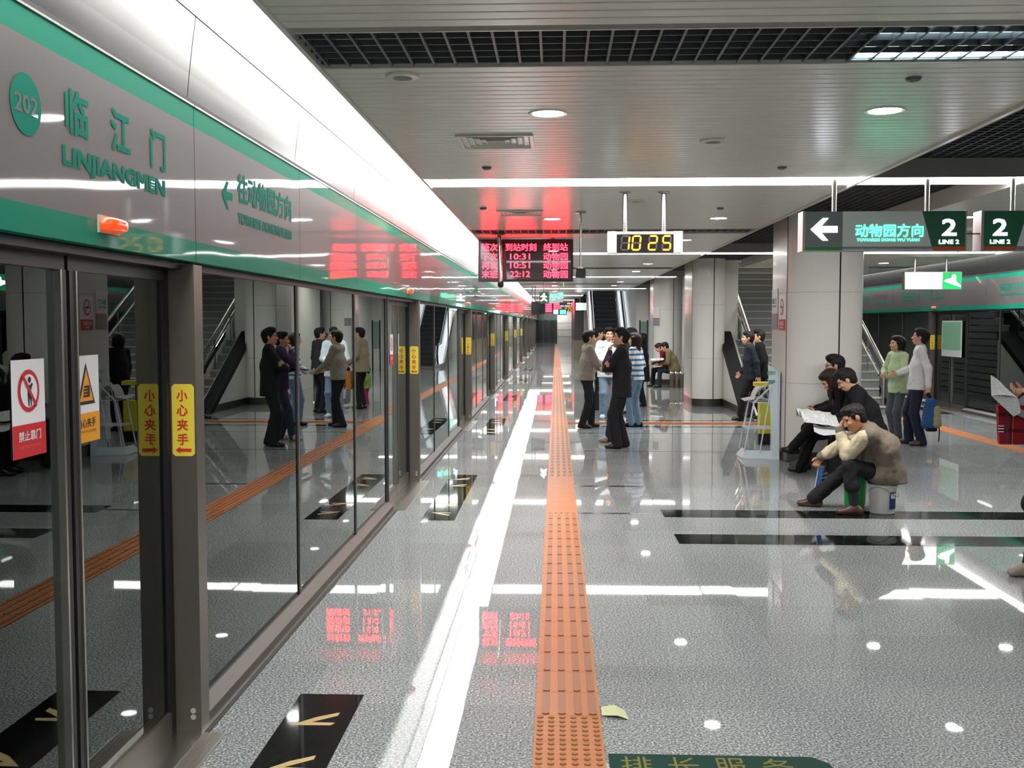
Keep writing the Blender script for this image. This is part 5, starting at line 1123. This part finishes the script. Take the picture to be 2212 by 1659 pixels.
# --- the two readers on the far bench
p9 = person('seated man in olive blazer bending over a newspaper on the far bench', (3.32, 29.3), -86, 1.68, seated(.45, lean=14, lean2=30, head=(0, -28, 0), Rw=(.16, .42, .66), Lw=(-.14, .44, .66)), dict(m=OLIVE, hem=.16, fat=1.08), dict(m=fabric('dark blue trousers', (36, 40, 54))), BLSHOE, 'short', q=1.5)
p10 = person('seated reader in maroon sweater beside the olive blazer on the far bench', (3.18, 29.85), -86, 1.62, seated(.45, lean=12, lean2=26, head=(0, -34, 0), Rw=(.16, .42, .68), Lw=(-.14, .44, .68)), dict(m=MAROON, name='sweater', hem=.08), dict(m=BLK), BLSHOE, 'short', M_HAIRB, q=1.5)
# --- person cut off by the right edge of the picture
p19 = person('person at the picture edge holding an open newspaper, only hands and shoes showing', (3.73, 7.62), -86, 1.74, dict(hip=(0, .04, .85), head=(0, -20, 0), Rw=(.17, .27, 1.25), Re=(.8, -.3, -.9), Rd=(-.15, 1, .15), Rn=(-.5, 0, .6), Lw=(-.15, .27, 1.23), Le=(-.8, -.3, -.9), Ld=(.15, 1, .15), Ln=(.5, 0, .6), Ra=(.12, .10, .085), La=(-.14, .32, .085), Rc=.6, Lc=.6), dict(m=fabric('dark jacket', (40, 38, 40)), hem=.12, sleeve=.0), dict(m=CHAR), mat('grey suede shoe', (148, 136, 124), .7), 'short')

# ---------------------------------------------------------------- things carried or sat on
def sheetmesh(name, parent, grid, m, thick=.0025):     # a bent sheet of paper with thickness from a grid of points
    R = len(grid); C_ = len(grid[0]); mb = MB(); vs = []
    g = np.array(grid, float); nn = np.zeros_like(g)
    for i in range(R):
        for j in range(C_):
            a = g[min(i + 1, R - 1), j] - g[max(i - 1, 0), j]; b = g[i, min(j + 1, C_ - 1)] - g[i, max(j - 1, 0)]; nn[i, j] = nrm(np.cross(a, b))
    top_, bot = g + nn * thick / 2, g - nn * thick / 2
    vs = [tuple(p) for p in top_.reshape(-1, 3)] + [tuple(p) for p in bot.reshape(-1, 3)]; n = R * C_; fs = []
    for i in range(R - 1):
        for j in range(C_ - 1):
            a, b, c, d = i * C_ + j, i * C_ + j + 1, (i + 1) * C_ + j + 1, (i + 1) * C_ + j; fs += [(a, b, c, d), (d + n, c + n, b + n, a + n)]
    br = [i * C_ for i in range(R)][::-1] + list(range(C_)) + [i * C_ + C_ - 1 for i in range(R)] + [(R - 1) * C_ + j for j in range(C_)][::-1]
    for a, b in zip(br, br[1:]):
        if a != b: fs.append((a, b, b + n, a + n))
    mb.add(vs, fs, m, False); me_o = mb.build(name, parent)
    uv = me_o.data.uv_layers.new(name='print'); idx = {}
    for L_ in me_o.data.loops:
        q = L_.vertex_index % n; uv.data[L_.index].uv = ((q % C_) / (C_ - 1), (q // C_) / (R - 1))
    return me_o
def newsprint(name, seed=0, base=(222, 224, 220)):
    m = mat(name, base, .85, spec=.2); n = N(m); uv = n('ShaderNodeUVMap'); uv.uv_map = 'print'
    mp = n('ShaderNodeMapping'); mp.inputs['Location'].default_value = (seed * .37, seed * .61, 0); n.l(uv.outputs[0], mp.inputs[0])
    br = n('ShaderNodeTexBrick', offset=.35, i_Scale=4.2); br.inputs['Mortar Size'].default_value = .045; br.inputs['Bias'].default_value = -.2
    br.inputs['Color1'].default_value = (1, 1, 1, 1); br.inputs['Color2'].default_value = (.0, .0, .0, 1); br.inputs['Mortar'].default_value = (1, 1, 1, 1)
    wv = n('ShaderNodeTexWave', bands_direction='Y', i_Scale=14.); n.l(mp.outputs[0], wv.inputs['Vector']); n.l(mp.outputs[0], br.inputs['Vector'])
    no = n('ShaderNodeTexNoise', i_Scale=5.); n.l(mp.outputs[0], no.inputs['Vector'])
    r1 = n('ShaderNodeMapRange', i_1=.25, i_2=.75, i_3=.66, i_4=1.); n.l(wv.outputs['Color'], r1.inputs[0])
    r2 = n('ShaderNodeMapRange', i_3=.35, i_4=1.); n.l(br.outputs['Color'], r2.inputs[0])
    r3 = n('ShaderNodeMath', operation='GREATER_THAN', i_1=.54); n.l(no.outputs['Fac'], r3.inputs[0])
    mxx = n('ShaderNodeMix', data_type='FLOAT'); n.l(r3.outputs[0], mxx.inputs[0]); n.l(r1.outputs[0], mxx.inputs[2]); n.l(r2.outputs[0], mxx.inputs[3])
    mx = n('ShaderNodeMix', data_type='RGBA', blend_type='MULTIPLY'); mx.inputs[0].default_value = 1; mx.inputs[6].default_value = lin(base) + (1,); n.l(mxx.outputs[0], mx.inputs[7]); n.l(mx.outputs[2], n.b.inputs['Base Color']); return m
NEWS = newsprint('newsprint'); NEWS2 = newsprint('newsprint inner', 3, (216, 219, 218))
def newspaper(lab, c, r, d, w, hgt, up, bend, grp=None):
    """open paper: c centre of the fold, r across the two pages, d down the page, both pages bowed along up"""
    o = thing('newspaper', tuple(c), lab, 'newspaper', grp); c, r, d, up = [np.array(v, float) for v in (c, r, d, up)]
    for s in (-1, 1):
        G = [[c + d * hgt * (i / 6 - .5) + r * s * w * (j / 8) + up * (bend[0] * math.sin(math.pi * min(1, j / 8 * 1.05)) + bend[1] * (j / 8) + .012 * math.sin(3 * i + 2 * j)) for j in range(9)] for i in range(7)]
        if s == -1: G = [row[::-1] for row in G]
        sheetmesh('page', o, G, NEWS if s == 1 else NEWS2)
    return o
def frame_dir(p, v): return np.array(rotz(vec(*v), -R_(p['face'])))
w = world(p13, (0.02, .62, .70))
newspaper('big open newspaper arched over the knees of the seated man in black', (2.985, 12.0, .70), nrm(vec(.12, 1, 0)), nrm(vec(.9, 0, -.12)), .40, .40, nrm(vec(-.25, -.15, .9)), (.10, -.02))
o = thing('newspaper', (3.02, 11.75, .60), 'loose inner sheet hanging below the big open newspaper', 'newspaper')
sheetmesh('page', o, [[(2.86 + .055 * j, 11.62 + .02 * i, .60 - .012 * j + .05 * i * .6 - .02 * math.sin(j)) for j in range(8)] for i in range(4)], NEWS2)
def quadgrid(a, b, c, d, bow, n=7, m_=9):      # a-b-c-d corners in turn, bowed along bow
    a, b, c, d, bow = [np.array(v, float) for v in (a, b, c, d, bow)]
    return [[(a * (1 - u) * (1 - v) + b * (1 - u) * v + c * u * v + d * u * (1 - v) + bow * math.sin(math.pi * v) * (.6 + .4 * u)).tolist() for v in [j / (m_ - 1) for j in range(m_)]] for u in [i / (n - 1) for i in range(n)]]
o = thing('newspaper', (3.1, 7.4, 1.28), 'white newspaper held open by the person cut off at the picture edge', 'newspaper')
A_, B_, C_, D_, E_ = (2.985, 7.26, 1.303), (3.075, 7.50, 1.432), (3.245, 7.66, 1.335), (3.205, 7.36, 1.282), (3.085, 7.14, 1.172)
sheetmesh('page', o, quadgrid(B_, C_, D_, A_, (0, -.015, .012)), NEWS); sheetmesh('page', o, quadgrid(A_, D_, (3.16, 7.2, 1.20), E_, (0, -.02, .0)), NEWS2)
o = thing('newspaper', (3.25, 7.4, 1.2), 'second grey sheet drooping behind the white newspaper at the picture edge', 'newspaper')
sheetmesh('page', o, quadgrid((3.21, 7.42, 1.285), (3.40, 7.46, 1.285), (3.36, 7.30, 1.06), (3.11, 7.28, 1.195), (0, -.02, .01)), newsprint('newsprint grey', 6, (176, 182, 184)))
newspaper('newspaper spread across the knees of the two readers', (2.83, 29.4, .72), vec(0, 1, 0), nrm(vec(1, 0, .1)), .36, .34, vec(0, 0, 1), (.06, .05))
o = thing('newspaper', (2.72, 14.05, .80), 'curled newspaper on the upper shelf of the rack', 'newspaper')
sheetmesh('page', o, [[(2.62 + .26 * j / 8, 13.90 + .05 * i, .765 + .19 * math.sin(math.pi * (j / 8) ** .8)) for j in range(9)] for i in range(7)], NEWS)
sheetmesh('page', o, [[(2.50 + .36 * j / 8, 13.89 + .05 * i, .768 + .03 * math.sin(3 * j / 8) + .01 * i * .2) for j in range(9)] for i in range(7)], NEWS2)
# bucket and bag under the dozing man
o = thing('bucket', (3.10, 9.95, 0), 'white plastic bucket with blue label that the dozing man sits on', 'bucket')
m = MB(); m.lathe((3.10, 9.95, 0), [(.105, .0), (.112, .01), (.128, .255), (.136, .258), (.136, .275), (.130, .278), (.130, .295)], mat('white bucket plastic', (206, 208, 204), .4), 36); m.build('tub', o)
m = MB(); m.lathe((3.10, 9.95, 0), [(.138, .285), (.142, .300), (.138, .318), (.02, .32)], fabric('dark blue lid', (40, 44, 66)), 36); m.build('lid', o)
m = MB(); plate(m, (3.10, 9.95), .1215, 14, 52, .055, .215, mat('blue label', (38, 56, 116), .4), .004); plate(m, (3.10, 9.95), .1225, 20, 46, .155, .20, mat('label white', (210, 214, 222), .4), .0045); m.build('label', o)
m = MB(); m.tube([(3.10 + .142 * math.cos(t), 9.95 + .142 * math.sin(t), .265 - .05 * (1 + math.cos(t * 2 + 1.2))) for t in [math.pi * (1.0 + i / 14) for i in range(15)]], .003, M_STEEL, 6); m.build('handle', o)
o = thing('green_bucket', (2.875, 10.06, 0), 'tall bright green plastic bucket between the legs of the dozing man', 'bucket')
mg2 = mat('bright green plastic', (12, 138, 52), .25)
m = MB(); m.lathe((2.90, 10.16, 0), [(.085, 0), (.090, .01), (.115, .36), (.122, .365), (.122, .385), (.112, .386), (.10, .05)], mg2, 32); m.build('tub', o)
m = MB(); plate(m, (2.90, 10.16), .103, -50, -12, .185, .20, M_SWHITE, .004); m.build('printed_line', o)
o = thing('booklet', tuple(world(p16, p16['wr'][1])), 'blue and white booklet dangling from the hand of the dozing man', 'booklet')
c = world(p16, p16['wr'][1]); 
m = MB(); a = Vector((-.03, -.02, -.09)) + c; m.prism([tuple(a + Vector(v)) for v in ((0, -.012, 0), (.0, .012, 0), (-.035, .012, -.235), (-.035, -.012, -.235))], (.05, .01, -.006), mat('booklet paper', (206, 212, 216), .5)); m.build('pages', o)
m = MB(); m.prism([tuple(a + Vector(v)) for v in ((-.001, -.016, 0), (.0, -.0125, 0), (-.035, -.0125, -.235), (-.036, -.016, -.235))], (.05, .01, -.006), mat('booklet blue', (60, 106, 160), .4)); m.build('cover', o)
# grey bag beside the reader
o = thing('grey_bag', (3.28, 11.82, .53), 'soft grey bag on the lap below the big newspaper', 'bag')
g = SDF(.012); g.seg((-.08, 0, 0), (.10, .02, .0), (.05, .06), (.055, .065), vec(0, 1, 0), .02); g.noise(.006, 30); sdf_obj('body', [g], fabric('grey nylon', (104, 104, 98)), o)
# jacket sleeves of the dozing man are pale: a sleeve shell over each arm
def sleeves(p, m, f):
    k = p['k']; neck, chest = p['neck'], p['chest']; U2 = p['U2']; R0 = vec(1, 0, 0); sw = .168 * k; P = f
    for s, nm in ((1, 'R'), (-1, 'L')):
        sh = neck - U2 * .045 * k + R0 * s * sw; el, wr = ik(sh, p['wr'][s], .29 * k, .255 * k, vec(*P[nm + 'e'])); g = SDF(.009)
        g.seg(sh + (el - sh) * .22, el, .074 * k, .070 * k, k=.02); g.seg(el, wr - nrm(wr - el) * .055, .070 * k, .059 * k, k=.02); g.noise(.007, 30, 3); g.noise(.003, 70, 1); sdf_obj('sleeve', [g], m, p['gar'], 'pale beige sleeve')
sleeves(p16, fabric('beige sleeve cloth', (190, 178, 150), .06), dict(Le=(-.25, .0, -1), Re=(.6, -.3, .3)))
# backpack, tartan bag, orange bag, dark red handbag
h18 = world(p18, p18['wr'][-1])
o = thing('backpack', (h18.x + .02, h18.y, .58), 'blue and tan backpack hanging from the hand of the man in white', 'backpack')
bx_, by_, bz_ = h18.x + .03, h18.y - .02, .49
def loc_(o, x, y, z): return (x - o.location.x, y - o.location.y, z - o.location.z)
g = SDF(.010); g.seg(loc_(o, bx_, by_, bz_ + .15), loc_(o, bx_ + .01, by_, bz_ - .14), (.085, .08), (.135, .105), vec(1, 0, 0), .03); g.noise(.007, 24); sdf_obj('pack', [g], fabric('blue nylon', (44, 84, 130), .12), o)
g = SDF(.009); g.seg(loc_(o, bx_ + .065, by_ - .055, bz_ + .08), loc_(o, bx_ + .075, by_ - .07, bz_ - .15), (.055, .035), (.075, .05), nrm(vec(1, .4, 0)), .02); g.noise(.004, 30); sdf_obj('front_pocket', [g], fabric('tan nylon', (158, 142, 112), .08), o, 'tan front pocket')
g = SDF(.009); g.seg(loc_(o, bx_ - .03, by_, bz_ - .225), loc_(o, bx_ + .06, by_ - .01, bz_ - .225), (.09, .035), (.09, .035), vec(0, 1, 0), .02); sdf_obj('base', [g], fabric('black nylon', (24, 24, 28)), o)
m = MB(); m.tube([(bx_ + .005, by_, bz_ + .20), (h18.x - .015, h18.y, h18.z - .12), (h18.x, h18.y, h18.z - .07), (h18.x + .02, h18.y, h18.z - .12), (bx_ + .02, by_, bz_ + .20)], .012, BLK, 8); m.build('handle', o)
m = MB(); m.tube([(bx_ + .10, by_ - .03, bz_ - .10), (bx_ + .125, by_ - .03, bz_ - .25), (bx_ + .118, by_ - .03, bz_ - .40)], .009, BLK, 8); m.build('strap', o)
def tartan():
    m = fabric('red tartan cloth', (128, 20, 34), .1); n = N(m); tc = n('ShaderNodeTexCoord'); se = n('ShaderNodeSeparateXYZ'); n.l(tc.outputs['Object'], se.inputs[0]); cur = None
    base = n('ShaderNodeRGB'); base.outputs[0].default_value = lin((132, 20, 34)) + (1,); cur = base.outputs[0]
    for ax_, sc, lo_, col in ((0, 9., .82, (24, 14, 16)), (0, 9., .94, (170, 120, 40)), (2, 9., .80, (28, 18, 20)), (0, 4.5, .93, (40, 60, 80))):
        a = n('ShaderNodeMath', operation='MULTIPLY_ADD', i_1=sc, i_2=.3); n.l(se.outputs[ax_], a.inputs[0]); b = n('ShaderNodeMath', operation='FRACT'); n.l(a.outputs[0], b.inputs[0]); c = n('ShaderNodeMath', operation='GREATER_THAN', i_1=lo_); n.l(b.outputs[0], c.inputs[0])
        s_ = n('ShaderNodeMath', operation='MULTIPLY', i_1=.7); n.l(c.outputs[0], s_.inputs[0]); mx = n('ShaderNodeMix', data_type='RGBA'); n.l(s_.outputs[0], mx.inputs[0]); n.l(cur, mx.inputs[6]); mx.inputs[7].default_value = lin(col) + (1,); cur = mx.outputs[2]
    n.l(cur, n.b.inputs['Base Color']); return m
o = thing('tartan_bag', (3.2, 7.42, 1.1), 'dark red tartan bag hanging below the newspaper at the picture edge', 'bag')
m = MB(); m.prism([(3.065, 7.34, 1.23), (3.36, 7.30, 1.23), (3.36, 7.30, .962), (3.085, 7.34, .958), (3.075, 7.34, 1.06)], (.01, .06, 0), tartan()); m.build('bag_body', o)
m = MB()
for z in (1.085, 1.065, 1.045): m.prism([(3.069, 7.336, z), (3.105, 7.331, z), (3.105, 7.331, z + .006), (3.069, 7.336, z + .006)], (0, .002, 0), M_SWHITE)
m.build('trim', o)
m = MB(); m.tube([(3.14, 7.36, 1.22), (3.26, 7.40, 1.31), (3.36, 7.36, 1.22)], .01, fabric('bag handle', (70, 16, 24)), 8); m.build('handle', o)
h6 = world(p6, p6['wr'][1]); o = thing('orange_bag', (h6.x, h6.y, .75), 'orange bag hanging from the hand of the capped man', 'bag')
m = MB(); m.prism([(h6.x - .05, h6.y - .14, .80), (h6.x - .05, h6.y + .14, .80), (h6.x - .05, h6.y + .12, .42), (h6.x - .05, h6.y - .12, .42)], (.10, 0, 0), mat('orange bag cloth', (206, 118, 40), .6)); m.build('bag_body', o); m = MB(); m.tube([(h6.x, h6.y - .08, .80), (h6.x, h6.y, .86), (h6.x, h6.y + .08, .80)], .008, BLK, 6); m.build('handle', o)
h20 = world(p20, p20['wr'][1]); o = thing('handbag', (h20.x, h20.y, .6), 'dark red handbag carried by the woman behind the front column', 'bag')
m = MB(); m.prism([(h20.x - .04, h20.y - .15, .68), (h20.x - .04, h20.y + .15, .68), (h20.x - .04, h20.y + .17, .46), (h20.x - .04, h20.y - .17, .46)], (.09, 0, 0), mat('red leather', (130, 24, 34), .35)); m.build('bag_body', o); m = MB(); m.tube([(h20.x, h20.y - .1, .68), (h20.x, h20.y, .77), (h20.x, h20.y + .1, .68)], .008, mat('red leather', (0, 0, 0)), 6); m.build('handle', o)
